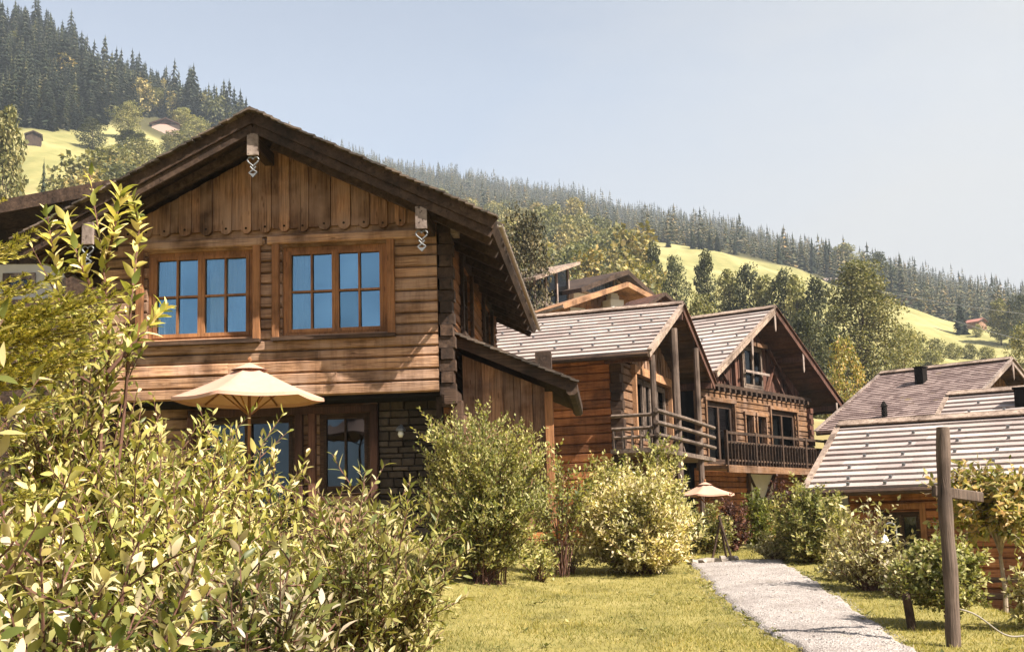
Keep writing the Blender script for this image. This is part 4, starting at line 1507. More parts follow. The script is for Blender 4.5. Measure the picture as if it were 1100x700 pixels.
def shrub(label, base, hgt, wid, n_stem, leaf, mat, name='shrub', cat='shrub', lw=.4, twigs=7, twl=.16, gap=.30, start=.3, big=False,
          lean=(0, 0), spread=1.0, stem_r=.009, tipup=.25, seed=1, dome=.5, group=None, droop=0., stem_mat='twig', flat=.75, trunk=None, squash=1.0, skirt=.75):
    """stems rise from one root and arch out to a dome; twigs leave them and carry single leaves"""
    g = np.random.default_rng(seed)
    t = thing(name, label, cat, base, 0, group)
    mb = MB()
    LP, LD, LU = [], [], []
    z0 = 0
    if trunk:
        z0 = trunk
        mb.tube([(0, 0, -.1), (.02, 0, trunk * .5), (0, .01, trunk)], [.032, .028, .024], 7)

    def leaves(p, d, spacing):
        """p,d: points and tangents along a twig"""
        k = len(p)
        ph = g.uniform(0, 6.28) + np.arange(k) * 2.4
        a = nrm(np.cross(d, np.array([0.13, .2, 1.])))
        b = np.cross(d, a)
        rad = a * np.cos(ph)[:, None] + b * np.sin(ph)[:, None]
        D = nrm(d * .55 + rad * .8 + np.array([0, 0, tipup]) + g.normal(0, .2, (k, 3)) - np.array([0, 0, droop]))
        U = nrm(np.array([0, 0, flat]) + d * .25 + g.normal(0, .4, (k, 3)))
        LP.append(p)
        LD.append(D)
        LU.append(U)
    for i in range(n_stem):
        ct = g.uniform(-skirt, 1)
        th = math.acos(ct)
        ph = g.uniform(0, 2 * math.pi)
        f = g.uniform(.62, 1.05)
        tx, ty = wid / 2 * math.sin(th) * math.cos(ph) * f * spread, wid / 2 * math.sin(th) * math.sin(ph) * f * spread * squash
        tz = z0 + (hgt - z0) * ((dome + (1 - dome) * ct * f) if ct > 0 else dome * (1 + ct))
        p0 = np.array([g.normal(0, .05) * wid * (0 if trunk else 1), g.normal(0, .05) * wid * (0 if trunk else 1), z0 - (.05 if not trunk else 0)])
        p2 = np.array([tx + lean[0] * tz, ty + lean[1] * tz, max(.12, tz)])
        p1 = p0 * .5 + np.array([p2[0] * .25, p2[1] * .25, z0 * .5 + p2[2] * .62])
        s = np.linspace(0, 1, 8)[:, None]
        pts = (1 - s) ** 2 * p0 + 2 * s * (1 - s) * p1 + s * s * p2
        mb.tube([Vector(q) for q in pts], [stem_r * (1.15 - .8 * k / 7) for k in range(8)], 4, False)
        ln = np.linalg.norm(p2 - p0)
        # leaves on the stem's upper end
        k = max(3, int(ln * .45 / (leaf * gap)))
        ss = np.linspace(.55, 1, k)[:, None]
        pp = (1 - ss) ** 2 * p0 + 2 * ss * (1 - ss) * p1 + ss * ss * p2
        dd = nrm(2 * (1 - ss) * (p1 - p0) + 2 * ss * (p2 - p1))
        leaves(pp, dd, leaf)
        for j in range(twigs):
            q = start + (1 - start) * (j + g.uniform(0, 1)) / twigs
            b0 = (1 - q) ** 2 * p0 + 2 * q * (1 - q) * p1 + q * q * p2
            td = nrm((2 * (1 - q) * (p1 - p0) + 2 * q * (p2 - p1))[None])[0]
            dr = nrm((td * .6 + g.normal(0, .55, 3) + np.array([math.cos(ph) * .35, math.sin(ph) * .35, tipup * .8]))[None])[0]
            L = twl * hgt * g.uniform(.5, 1.3)
            m = max(2, int(L / (leaf * gap)))
            u = np.linspace(.15, 1, m)[:, None]
            bend = g.normal(0, .12, 3) + np.array([0, 0, .12 - droop * .5])
            pp = b0 + dr * L * u + bend * L * u * u
            if big or j % 2 == 0:
                mb.tube([Vector(b0), Vector(b0 + dr * L * .5 + bend * L * .25), Vector(b0 + dr * L + bend * L)], [stem_r * .5, stem_r * .4, stem_r * .22], 3, False)
            leaves(pp, nrm(dr + 2 * bend * u), leaf)
    mb.build('stems', stem_mat, t)
    P, D, U = np.concatenate(LP), np.concatenate(LD), np.concatenate(LU)
    X, Y, Z = basis(D, U)
    S = leaf * g.uniform(.55, 1.25, len(P))
    S3 = np.stack([S * lw * g.uniform(.8, 1.2, len(P)), S, S * lw * g.uniform(.3, 1.4, len(P))], 1)
    V, Fc = inst(L8 if big else L2, F8 if big else F2, P, X, Y, Z, S3)
    link('foliage', np_mesh('foliage', V, Fc, FOL[mat], big), t)
    return t, len(P)


def base_at(px, Y):
    p = at(px, 560, Y)
    return (p.x, p.y, gz(p.x, p.y) - .02)


def pshrub(label, px, ytop, wpx, Y, n_stem, leaf, mat, **k):
    b = base_at(px, Y)
    hgt = at(px, ytop, Y).z - b[2]
    return shrub(label, b, hgt, wpx * Y / F, n_stem, leaf, mat, **k)


# the foreground mass on the left
BG = dict(big=True, gap=.30)
pshrub('tall sprig bearing shrub rising highest on the far left, over the white house', 85, 305, 170, 5.6, 80, .064, 'shrub_fore', twigs=10, lw=.30, seed=3, stem_r=.009, twl=.10, dome=.58, **BG)
pshrub('dense pale green shrub under the beige parasol', 190, 448, 260, 6.6, 160, .066, 'shrub_fore', twigs=11, lw=.28, seed=4, twl=.10, dome=.55, **BG)
pshrub('loose shrub whose sprigs reach up before the parasol pole', 262, 442, 120, 7.2, 26, .066, 'shrub_fore', twigs=9, lw=.28, seed=44, twl=.11, dome=.66, **BG)
pshrub('pale green shrub before the lower windows, left of the fine leaved bush', 385, 494, 235, 7.6, 92, .075, 'shrub_fore', twigs=10, lw=.28, seed=5, twl=.12, dome=.55, **BG)
pshrub('low broad leaved shrub along the bottom edge, nearest to the lawn', 262, 585, 270, 4.4, 125, .07, 'shrub_near', twigs=10, lw=.31, seed=6, twl=.12, dome=.6, squash=.7, **BG)
pshrub('large leaved shrub in the lower left corner with whitish leaves', 60, 545, 320, 3.3, 100, .062, 'shrub_near', twigs=10, lw=.38, seed=7, twl=.12, dome=.62, squash=.7, **BG)
pshrub('leafy shrub filling the gap between the parasol shrub and the bottom edge', 140, 480, 340, 5.2, 180, .066, 'shrub_fore', twigs=11, lw=.31, seed=8, twl=.11, dome=.58, **BG)
# two long upright sprigs of the tall shrub
b = base_at(112, 5.4)
t = thing('shrub', 'slender upright shrub whose leafy sprig stands against the dark eaves', 'shrub', b)
mb = MB()
P_, D_, U_ = [], [], []
gr = np.random.default_rng(5)
for path in ([(105, 600), (108, 470), (118, 380), (112, 290), (96, 185)], [(120, 560), (135, 430), (140, 330), (150, 245), (143, 215)], [(90, 560), (80, 420), (62, 300), (50, 228)], [(110, 300), (122, 250), (130, 205)], [(108, 330), (85, 280), (70, 235)], [(116, 400), (160, 350), (178, 330)]):
    ps = [np.array(at(x, y, 5.4 + .12 * math.sin(x * .7 + i))) - np.array(b) for i, (x, y) in enumerate(path)]
    pts = []
    for i in range(len(ps) - 1):
        for k in range(8):
            pts.append(ps[i] + (ps[i + 1] - ps[i]) * k / 8)
    pts.append(ps[-1])
    pts = np.array(pts)
    for _ in range(4):
        pts[1:-1] = (pts[:-2] + pts[1:-1] * 2 + pts[2:]) / 4
    mb.tube([Vector(q) for q in pts], list(np.linspace(.010, .003, len(pts))), 6, False)
    tg = nrm(np.gradient(pts, axis=0))
    n0 = int(len(pts) * .35) if len(path) > 3 else 3
    m = (len(pts) - n0) * 3
    ii = np.linspace(n0, len(pts) - 1, m)
    pp = np.stack([np.interp(ii, np.arange(len(pts)), pts[:, c]) for c in range(3)], 1)
    dd = np.stack([np.interp(ii, np.arange(len(pts)), tg[:, c]) for c in range(3)], 1)
    ph = np.arange(m) * 2.4
    a = nrm(np.cross(dd, np.array([.3, 1, .1])))
    bb = np.cross(dd, a)
    rad = a * np.cos(ph)[:, None] + bb * np.sin(ph)[:, None]
    P_.append(pp)
    D_.append(nrm(dd * .75 + rad * .75 + gr.normal(0, .18, (m, 3))))
    U_.append(dd * .6 + gr.normal(0, .4, (m, 3)) + np.array([0, -.2, .5]))
mb.build('stems', 'twig', t)
P_, D_, U_ = map(np.concatenate, (P_, D_, U_))
X, Y, Z = basis(D_, U_)
S = .085 * gr.uniform(.6, 1.2, len(P_))
V, Fc = inst(L8, F8, P_, X, Y, Z, np.stack([S * .40, S, S * .4], 1))
link('foliage', np_mesh('foliage', V, Fc, FOL['shrub_fore'], True), t)

# young spruce at the left edge: boughs reach into the picture
bx = at(-70, 560, 4.6)
b = (bx.x, bx.y, gz(bx.x, bx.y))
t = thing('young_spruce', 'young spruce with long yellow green boughs at the left edge', 'spruce', b)
mb = MB()
topz = at(-70, 150, 4.6).z - b[2]
mb.tube([(0, 0, -.1), (0, 0, topz * .5), (0, 0, topz)], [.045, .028, .004], 8)
NP, ND, NU = [], [], []


def needle_twig(p0, p1, r=.006):
    p0, p1 = np.array(p0), np.array(p1)
    L = np.linalg.norm(p1 - p0)
    m = max(8, int(L / .0030))
    s = np.linspace(0.02, 1, m)[:, None]
    sag = np.array([0, 0, .14 * L])
    pts = p0 + (p1 - p0) * s - sag * (s * (1 - s)) * 1.2
    d = nrm((p1 - p0)[None])
    ph = gr.uniform(0, 6.28, m)
    a = nrm(np.cross(d, np.array([[.1, .2, 1.]])))
    bb = np.cross(d, a)
    rad = a * np.cos(ph)[:, None] + bb * (np.sin(ph) * .55 - .05)[:, None]
    NP.append(pts)
    ND.append(nrm(d * .9 + rad * .9))
    NU.append(rad + np.array([0, 0, .6]))
    mb.tube([Vector(p0), Vector((p0 + p1) / 2 - sag * .3), Vector(p1)], [r, r * .7, r * .3], 4, False)


def bough(z, az, L, rise):
    d = np.array([math.cos(az), math.sin(az), rise])
    p0 = np.array([0, 0, z])
    n = max(5, int(L / .085))
    prev = p0
    for i in range(1, n + 1):
        s = i / n
        p = p0 + d * L * s + np.array([0, 0, .16 * L * s * s - .10 * L * s])
        needle_twig(prev, p, .007 * (1.2 - s))
        if i > n * .2:
            for sg in (-1, 1):
                side = np.array([-math.sin(az), math.cos(az), 0]) * sg
                q = p + (d * .75 + side * .62 + np.array([0, 0, gr.uniform(-.1, .16)])) * L * .36 * (1.12 - s) * gr.uniform(.8, 1.2)
                needle_twig(p, q, .004)
                if L * (1.1 - s) > .3:
                    for sg2 in (-1, 1):
                        mid = p + (q - p) * .55
                        needle_twig(mid, mid + ((q - p) * .45 + side * sg2 * .0 + np.array([0, 0, .02]) + d * sg2 * L * .08), .003)
        prev = p


for k in range(58):
    zf = k / 58
    z = .25 + zf * (topz - .4)
    az = k * 2.399 + gr.uniform(-.3, .3)
    L = (1 - zf) * .95 + .15
    bough(z, az, L * gr.uniform(.8, 1.1), gr.uniform(.02, .22))
for tip, zz in (((72, 300), 1.45), ((112, 318), 1.35), ((140, 322), 1.25), ((60, 345), 1.3), ((95, 352), 1.15), ((35, 255), 1.75), ((30, 264), 1.72), ((80, 400), 1.0), ((125, 345), 1), ((50, 322), 1), ((40, 375), 1), ((110, 385), 1), ((70, 430), 1), ((30, 345), 1), ((90, 330), 1), ((20, 400), 1), ((130, 368), 1)):
    q = np.array(at(*tip, 4.45)) - np.array(b)
    L = math.hypot(q[0], q[1])
    bough(max(.3, q[2] - .10 * L), math.atan2(q[1], q[0]), L, .10)
mb.build('boughs', 'bark', t)
NPa, NDa, NUa = map(np.concatenate, (NP, ND, NU))
X, Y, Z = basis(NDa, NUa)
V, Fc = inst(np.array([(-.5, 0, 0), (.5, 0, 0), (0, 1, 0)]), np.array([(0, 1, 2)]), NPa, X, Y, Z, np.stack([np.full(len(NPa), .0085), gr.uniform(.016, .026, len(NPa)), np.ones(len(NPa))], 1))
link('needles', np_mesh('needles', V, Fc, FOL['spruce']), t)
# a few big leaves of another shrub entering at the far left
pshrub('shrub with big pale leaves cut by the left picture edge', -35, 212, 80, 3.6, 5, .085, 'shrub_near', big=True, twigs=5, lw=.40, seed=15, twl=.1, dome=.75)

# shrubs behind the lawn
pshrub('fine leaved olive bush with upright shoots, dark at its foot, before the chalet corner', 520, 432, 142, 16.4, 240, .062, 'fine', twigs=13, seed=21, lw=.5, twl=.11, dome=.5, tipup=.5, gap=.4)
pshrub('taller thin bush with oblong leaves between the olive bush and the cream bush', 602, 462, 74, 18.2, 26, .085, 'green', twigs=8, seed=22, lw=.5, twl=.12, dome=.6, tipup=.4, gap=.5)
pshrub('big round cream variegated bush on the lawn beside the path', 686, 505, 138, 18.6, 260, .085, 'cream', twigs=13, seed=23, lw=.42, twl=.14, dome=.42, gap=.36)
pshrub('slim upright bush with tall shoots before the balcony railing', 712, 462, 46, 21.5, 20, .075, 'fine', twigs=8, seed=24, lw=.5, twl=.12, dome=.7, tipup=.5)
pshrub('loose olive bush behind the round cream bush', 672, 482, 90, 22.5, 60, .075, 'fine', twigs=9, seed=25, lw=.5, twl=.12, dome=.55)
pshrub('bronze tinged shrub before the orange side wall', 640, 492, 56, 23.5, 30, .075, 'russet', twigs=8, seed=26, lw=.5, twl=.12, dome=.55)
pshrub('low leafy plant on the lawn between two bushes', 578, 588, 60, 17.4, 24, .07, 'fine', twigs=5, seed=27, lw=.5, twl=.2, dome=.5)
pshrub('small plant at the foot of the thin bush', 612, 578, 40, 18.6, 16, .07, 'cream', twigs=5, seed=28, lw=.5, twl=.2, dome=.5)
pshrub('dark green bush under the small parasol', 757, 540, 58, 23.0, 70, .07, 'green', twigs=9, seed=29, lw=.55, twl=.16, dome=.5)
pshrub('plum leaved bush between two green bushes at the path end', 788, 532, 34, 23.6, 34, .07, 'plum', twigs=8, seed=30, lw=.55, twl=.14, dome=.55)
pshrub('lime green bush left of the plum shrubs at the path end', 814, 530, 46, 24.5, 60, .07, 'lime', twigs=9, seed=31, lw=.55, twl=.15, dome=.5)
pshrub('tall plum bush before the white braced gate', 842, 518, 44, 25.5, 44, .075, 'plum', twigs=8, seed=32, lw=.55, twl=.13, dome=.6)
pshrub('low pale bush in front of the tall dark bush by the path', 832, 570, 56, 20.2, 50, .06, 'cream', twigs=8, seed=33, lw=.55, twl=.18, dome=.45)
pshrub('tall dark green bush with sunlit top right of the path end', 872, 514, 88, 19.6, 120, .07, 'green', twigs=10, seed=34, lw=.55, twl=.13, dome=.5)
pshrub('blush cream loose bush before the chalet on the right', 930, 532, 96, 15.4, 64, .085, 'blush', twigs=8, seed=35, lw=.5, twl=.14, dome=.5, gap=.5)
pshrub('small blush bush at the edge of the grass strip', 898, 585, 44, 16.6, 30, .075, 'blush', twigs=7, seed=36, lw=.5, twl=.18, dome=.45)
pshrub('low bush between the blush bush and the clipped shrub', 966, 592, 56, 14.4, 40, .07, 'cream', twigs=7, seed=37, lw=.5, twl=.17, dome=.45)
pshrub('clipped round shrub on a short stem behind the wooden pole', 1009, 580, 98, 11.9, 130, .06, 'fine', twigs=11, seed=38, lw=.6, twl=.14, dome=.5, trunk=.15)
pshrub('pale bush cut by the right picture edge', 1106, 585, 60, 11.6, 40, .075, 'cream', twigs=8, seed=39, lw=.5, twl=.16, dome=.5)
pshrub('small garden tree with russet tinged leaves right of the pole', 1072, 506, 135, 14.6, 60, .10, 'russet', name='garden_tree', cat='tree', twigs=9, seed=40, lw=.5, twl=.15, dome=.5, trunk=.85, droop=.25, big=True, stem_mat='palebark', stem_r=.012, tipup=.05)


# ---- trees: built once per kind at unit height, then copied
def conifer(seed, whorls=18, br=8, w=.19, fine=True):
    g = np.random.default_rng(seed)
    V, Fc = [], []
    for i in range(whorls):
        z = .06 + .94 * i / whorls
        r = w * (1 - (i / whorls)) ** .85 + .012
        for k in range(br):
            a = 2 * math.pi * (k + g.uniform(0, 1)) / br
            rr = r * g.uniform(.6, 1.15)
            dz = -rr * g.uniform(.25, .6)
            c, s = math.cos(a), math.sin(a)
            hw = rr * g.uniform(.22, .4)
            n = len(V)
            z1 = z + g.uniform(-.015, .015)
            V += [(0, 0, z1 + .03), (c * rr * .6 - s * hw, s * rr * .6 + c * hw, z1 + dz * .5), (c * rr * .6 + s * hw, s * rr * .6 - c * hw, z1 + dz * .5), (c * rr, s * rr, z1 + dz)]
            Fc += [(n, n + 3, n + 1), (n, n + 2, n + 3)]
            if fine:
                n = len(V)
                V += [(c * rr * .3, s * rr * .3, z1 + dz * .1), (c * rr * .75 - s * hw * .5, s * rr * .75 + c * hw * .5, z1 + dz * 1.3), (c * rr * .75 + s * hw * .5, s * rr * .75 - c * hw * .5, z1 + dz * 1.3), (c * rr * .9, s * rr * .9, z1 + dz * 1.5)]
                Fc += [(n, n + 3, n + 1), (n, n + 2, n + 3)]
    for a in (0, math.pi / 3, 2 * math.pi / 3):      # leading shoot
        n = len(V)
        c, s = math.cos(a) * .014, math.sin(a) * .014
        V += [(c, s, .84), (-c, -s, .84), (0, 0, 1.03), (0, 0, .8)]
        Fc += [(n, n + 1, n + 2), (n, n + 3, n + 1)]
    return np.array(V), np.array(Fc)


def crown(seed, n=2600, leaf=.035, w=.32, lo=.16, blobs=22, top=.97, shape=1.0, solid=.55):
    g = np.random.default_rng(seed)
    P, D = [], []
    cen = []
    for i in range(blobs):
        z = lo + (top - lo) * (i + .5) / blobs
        q = (z - lo) / (top - lo)
        r = w * (math.sin(math.pi * (q * .86 + .1)) ** .7) * shape
        a = i * 2.4 + g.uniform(-.4, .4)
        rr = r * g.uniform(.35, .85)
        cen.append((rr * math.cos(a), rr * math.sin(a), z, g.uniform(.30, .55) * w * (1.05 - .35 * q)))
    for (x, y, z, r) in cen:
        m = n // blobs
        d = nrm(g.normal(0, 1, (m, 3)))
        f = g.uniform(solid, 1.08, m)[:, None]
        P.append(np.array([x, y, z]) + d * f * r * np.array([1, 1, .8]))
        D.append(d)
    P, D = np.concatenate(P), np.concatenate(D)
    D2 = nrm(g.normal(0, .6, D.shape) + D * .5 + np.array([0, 0, -.1]))
    U = nrm(D * .7 + np.array([0, 0, .5]) + g.normal(0, .4, D.shape))
    X, Y, Z = basis(D2, U)
    S = leaf * g.uniform(.6, 1.4, len(P))
    V, Fc = inst(L2, F2, P, X, Y, Z, np.stack([S * .75, S, S * .6], 1))
    return V, Fc, cen


def tree_proto(nm, V, Fc, mat, cen=None, w=.012):
    cr = np_mesh('crown', V, Fc, FOL[mat])
    mb = MB()
    if cen is None:
        mb.tube([(0, 0, -.04), (0, 0, .4), (0, 0, .97)], [w, w * .6, .001], 6)
    else:
        mb.tube([(0, 0, -.05), (.008, 0, .2), (0, .008, .5), (0, 0, .75)], [w * 1.4, w, w * .7, w * .3], 6)
        for (x, y, z, r) in cen[::2]:
            mb.tube([(0, 0, z * .55), (x * .5, y * .5, z * .75), (x, y, z)], [w * .5, w * .35, w * .12], 4, False)
    me = bpy.data.meshes.new('trunk')
    me.from_pydata(mb.v, [], mb.f)
    me.materials.append(M['bark'])
    return me, cr


PROTO = {}
for i in range(3):
    V, Fc = conifer(50 + i, 22, 9)
    PROTO['spruce', i] = tree_proto('spruce', V, Fc, 'conifer')
for i in range(4):
    V, Fc, cen = crown(60 + i, 5200, .030, (.27, .33, .38, .30)[i], blobs=26)
    PROTO['broad', i] = tree_proto('broad', V, Fc, 'tree', cen)
for i in range(2):
    V, Fc, cen = crown(70 + i, 4600, .032, (.25, .36)[i], blobs=24, lo=.1)
    PROTO['dark', i] = tree_proto('dark', V, Fc, 'darktree', cen)
V, Fc, cen = crown(80, 20000, .016, .25, blobs=60, lo=.06, top=.98, solid=.55)
PROTO['tall', 0] = tree_proto('tall', V, Fc, 'tree', cen, .01)
V, Fc, cen = crown(81, 11000, .018, .30, blobs=46, lo=.06, solid=.35)
PROTO['pine', 0] = tree_proto('pine', V, Fc, 'pine', cen, .012)
V, Fc, cen = crown(82, 3000, .03, .30, blobs=34, lo=.08, solid=.3)
PROTO['young', 0] = tree_proto('young', V, Fc, 'russet', cen, .008)
V, Fc, cen = crown(83, 2200, .06, .5, blobs=16, lo=.05, top=.8)
PROTO['bush', 0] = tree_proto('bush', V, Fc, 'tree', cen, .008)
WID = {'spruce': .38, 'broad': .66, 'dark': .62, 'tall': .40, 'pine': .64, 'young': .6, 'bush': 1.1}


def tree(kind_, var, name, label, cat, px, ytop, ybase, wpx, depth=None, group=None):
    Y = depth if depth else depth_for(px, ybase)
    p = at(px, ybase, Y)
    z = gz(p.x, p.y)
    hgt = at(px, ytop, Y).z - z
    t = thing(name, label, cat, (p.x, p.y, z), random.uniform(0, 6.28), group)
    w = wpx * Y / F / WID[kind_]
    t.scale = (w, w, hgt)
    tr, cr = PROTO[kind_, var]
    link('trunk', tr, t)
    link('crown', cr, t)
    return t


T = tree
T('pine', 0, 'pine_tree', 'big dark pine just behind the eave of the large chalet', 'tree', 568, 226, 360, 92, 78)
T('broad', 0, 'broadleaf_tree', 'tall pale broadleaf tree at the left picture edge below the forest', 'tree', 2, 118, 225, 78, 150)
T('spruce', 0, 'spruce_tree', 'dark spruce tucked against the tall pale tree at the left edge', 'tree', 46, 172, 225, 24, 150)
T('dark', 1, 'broadleaf_tree', 'round dark tree standing alone on the left meadow', 'tree', 99, 128, 161, 30)
T('broad', 1, 'broadleaf_tree', 'pale tree left of the pinkish farmhouse', 'tree', 138, 110, 150, 32)
T('broad', 2, 'broadleaf_tree', 'large cream tree above the pinkish farmhouse', 'tree', 163, 97, 136, 44, 520)
T('broad', 3, 'broadleaf_tree', 'green tree right of the pinkish farmhouse', 'tree', 196, 117, 146, 34)
T('dark', 0, 'broadleaf_tree', 'dark hedge tree below the pinkish farmhouse', 'tree', 140, 142, 160, 50)
for px, yt, yb, w, v, lab in ((118, 158, 212, 62, 1, 'pale broadleaf tree low on the left meadow, behind the leafy sprig'), (150, 152, 200, 55, 2, 'broadleaf tree under the farmhouse, over the left roof slope'), (188, 142, 180, 46, 3, 'broadleaf tree touching the left roof slope of the big chalet'),
                             (84, 182, 222, 44, 3, 'low olive tree beside the white house roof'), (212, 128, 160, 34, 1, 'olive tree just above the left roof slope near the gable')):
    T('broad', v, 'broadleaf_tree', lab, 'tree', px, yt, yb, w)
T('spruce', 1, 'spruce_tree', 'pale slim conifer alone among the broadleaf trees right of the pine', 'tree', 636, 244, 285, 18)
T('dark', 0, 'broadleaf_tree', 'dark slender tree at the left end of the meadow, tallest of its group', 'tree', 704, 262, 318, 30, 190)
T('dark', 1, 'broadleaf_tree', 'dark tree second from the left below the meadow', 'tree', 727, 276, 326, 30, 180)
T('dark', 0, 'broadleaf_tree', 'dark pointed tree in the middle of the meadow foot', 'tree', 759, 271, 326, 36, 180)
for k, (px, yt, w) in enumerate(((786, 290, 30), (806, 285, 26), (822, 296, 30), (843, 291, 28), (858, 296, 26), (880, 300, 30))):
    T('dark' if k % 2 else 'broad', k % 2, 'broadleaf_tree', 'olive tree of the row along the meadow foot above the attic chalet', 'tree', px, yt, 345, w * 1.5, 175 - k * 3, 'olive trees along the meadow foot')
T('broad', 1, 'broadleaf_tree', 'light green bushy tree right above the ridge between the two chalets', 'tree', 752, 318, 350, 46, 110)
T('tall', 0, 'broadleaf_tree', 'tall drooping tree with ragged crown, the biggest on the right', 'tree', 931, 283, 415, 68, 130)
T('dark', 1, 'broadleaf_tree', 'round green tree behind the right eave of the attic chalet', 'tree', 872, 336, 412, 50, 115)
T('dark', 0, 'broadleaf_tree', 'dark tree in the shade between the tall tree and the young tree', 'tree', 897, 352, 420, 44, 118)
T('young', 0, 'broadleaf_tree', 'young tree with blush cream leaves above the eave of the attic chalet', 'tree', 911, 362, 452, 50, 58)
T('broad', 2, 'broadleaf_tree', 'low broadleaf tree at the right foot of the tall drooping tree', 'tree', 972, 350, 400, 40, 140)
T('broad', 3, 'broadleaf_tree', 'big round cream tree at the top right corner of the meadow', 'tree', 908, 262, 300, 40)
T('dark', 1, 'broadleaf_tree', 'dense dark tree behind the tall drooping tree', 'tree', 944, 272, 318, 34)
T('dark', 1, 'broadleaf_tree', 'small round dark tree at the meadow edge before the far forest', 'tree', 992, 304, 327, 20)
T('spruce', 2, 'spruce_tree', 'dark spruce beside the brown barn on the right hillside', 'tree', 1033, 318, 359, 20)
T('bush', 0, 'broadleaf_tree', 'small round bush below the brown barn', 'tree', 1051, 346, 362, 14)
T('broad', 0, 'broadleaf_tree', 'autumn tinted tree right of the brown barn', 'tree', 1076, 322, 372, 36)
T('dark', 1, 'broadleaf_tree', 'dark tree at the right picture edge above the pink roof', 'tree', 1097, 318, 374, 36)
T('broad', 2, 'broadleaf_tree', 'pale round tree cut by the right picture edge over the gable', 'tree', 1104, 350, 398, 40, 160)
for k, (px, yt, yb, w) in enumerate(((985, 352, 386, 34), (1006, 360, 388, 28), (1024, 366, 386, 24), (1042, 367, 386, 24), (1060, 370, 388, 22), (968, 366, 392, 30), (1000, 374, 394, 30))):
    T('bush', 0, 'hedge_bush', 'olive bush of the hedge line across the right meadow', 'bush', px, yt, yb, w, None, 'hedge bushes on the right meadow')
for k, (px, yt, yb, w) in enumerate(((718, 252, 266, 8), (744, 246, 268, 9), (752, 247, 268, 9), (763, 246, 269, 9), (771, 247, 270, 10), (790, 252, 274, 8))):
    T('spruce', k % 3, 'spruce_tree', 'dark spruce standing at the upper edge of the bright meadow', 'tree', px, yt, yb, w, None, 'dark spruces at the upper meadow edge')
for k, (px, yt, yb, w) in enumerate(((838, 255, 284, 10), (846, 250, 285, 11), (862, 262, 290, 12), (874, 255, 294, 13), (889, 258, 296, 14), (893, 256, 297, 12), (951, 278, 322, 15), (960, 276, 324, 15), (970, 282, 326, 14))):
    T('spruce', k % 3, 'spruce_tree', 'tall dark conifer on the right shoulder of the hill', 'tree', px, yt, yb, w, None, 'conifers on the right shoulder')

# ---- woods that read as one mass
def sector(n, pxa, pxb, ra, rb, seed):
    g = np.random.default_rng(seed)
    px = g.uniform(pxa, pxb, n)
    ta = (px - CX) / F
    lo, hi = np.vectorize(ra)(px), np.vectorize(rb)(px)
    r = np.sqrt(g.uniform(0, 1, n) * (hi ** 2 - lo ** 2) + lo ** 2)
    az = np.arctan(ta)
    return r * np.sin(az), r * np.cos(az), px, r, g


def wood_mass(name, x, y, g, temps, h, wr, mat, label=None):
    Vs, Fs, o, tones = [], [], 0, []
    z = H(x, y)
    pick = g.integers(0, len(temps), len(x))
    for k, (TV, TF) in enumerate(temps):
        i = np.where(pick == k)[0]
        m = len(i)
        a = g.uniform(0, 6.28, m)
        c, s, zz = np.cos(a), np.sin(a), np.zeros(m)
        hh = g.uniform(h[0], h[1], m) * np.where(g.uniform(0, 1, m) > .9, g.uniform(1.15, 1.45, m), g.uniform(.5, 1.1, m))
        ww = hh * g.uniform(wr[0], wr[1], m)
        V, Fc = inst(TV, TF, np.stack([x[i], y[i], z[i] - .4], 1), np.stack([c, s, zz], 1), np.stack([-s, c, zz], 1), np.stack([zz, zz, zz + 1], 1), np.stack([ww, ww, hh], 1))
        Vs.append(V)
        Fs.append(Fc + o)
        o += len(V)
        tones.append(np.repeat(g.uniform(0, 1, m), len(TV)))
    ob = link(name, np_mesh(name, np.concatenate(Vs), np.concatenate(Fs), FOL[mat]))
    a_ = ob.data.attributes.new('tone', 'FLOAT', 'POINT')
    a_.data.foreach_set('value', np.concatenate(tones).astype(np.float32))
    kind(ob, 'stuff')
    return ob


ct = [conifer(90 + i, 10, 5, .17, False) for i in range(4)]
ip = lambda xs, ys: (lambda p: float(np.interp(p, xs, ys)))
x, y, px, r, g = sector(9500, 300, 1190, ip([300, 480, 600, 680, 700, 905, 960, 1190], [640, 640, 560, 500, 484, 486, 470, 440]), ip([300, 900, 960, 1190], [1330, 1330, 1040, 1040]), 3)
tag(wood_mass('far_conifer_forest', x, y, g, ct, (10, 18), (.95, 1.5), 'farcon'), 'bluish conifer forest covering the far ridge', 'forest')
ct2 = [conifer(190 + i, 15, 7, .16, True) for i in range(4)]
x, y, px, r, g = sector(2700, -330, 262, ip([-330, 30, 80, 120, 160, 262], [420, 414, 430, 490, 540, 505]), ip([-330, 262], [690, 640]), 4)
tag(wood_mass('dark_conifer_forest', x, y, g, ct2, (13, 23), (1.0, 1.5), 'nearcon'), 'dark conifer forest on the steep hill at upper left', 'forest')
bt0 = [crown(195 + i, 700, .07, .38, blobs=14)[:2] for i in range(3)]
xb, yb, pxb, rb_, gb_ = sector(60, -200, 262, ip([-330, 30, 80, 120, 160, 262], [420, 425, 440, 490, 540, 505]), ip([-330, 262], [640, 600]), 14)
tag(wood_mass('mixed_hill_wood', xb, yb, gb_, bt0, (12, 19), (.8, 1.1), 'woodtree'), 'pale broadleaf crowns scattered through the dark conifer forest', 'wood')
bt = [crown(95 + i, 1000, .062, .38, blobs=16)[:2] for i in range(4)]
x, y, px, r, g = sector(1150, 265, 705, ip([330, 480, 600, 650, 705], [190, 170, 150, 140, 140]), ip([330, 480, 600, 650, 690, 705], [660, 640, 560, 440, 260, 200]), 5)
keep = ~((px > 585) & (px < 735) & (r < 92))
tag(wood_mass('wooded_slope', x[keep], y[keep], g, bt, (7, 12), (.8, 1.1), 'woodtree'), 'olive broadleaf wood on the slope behind the big chalet', 'wood')
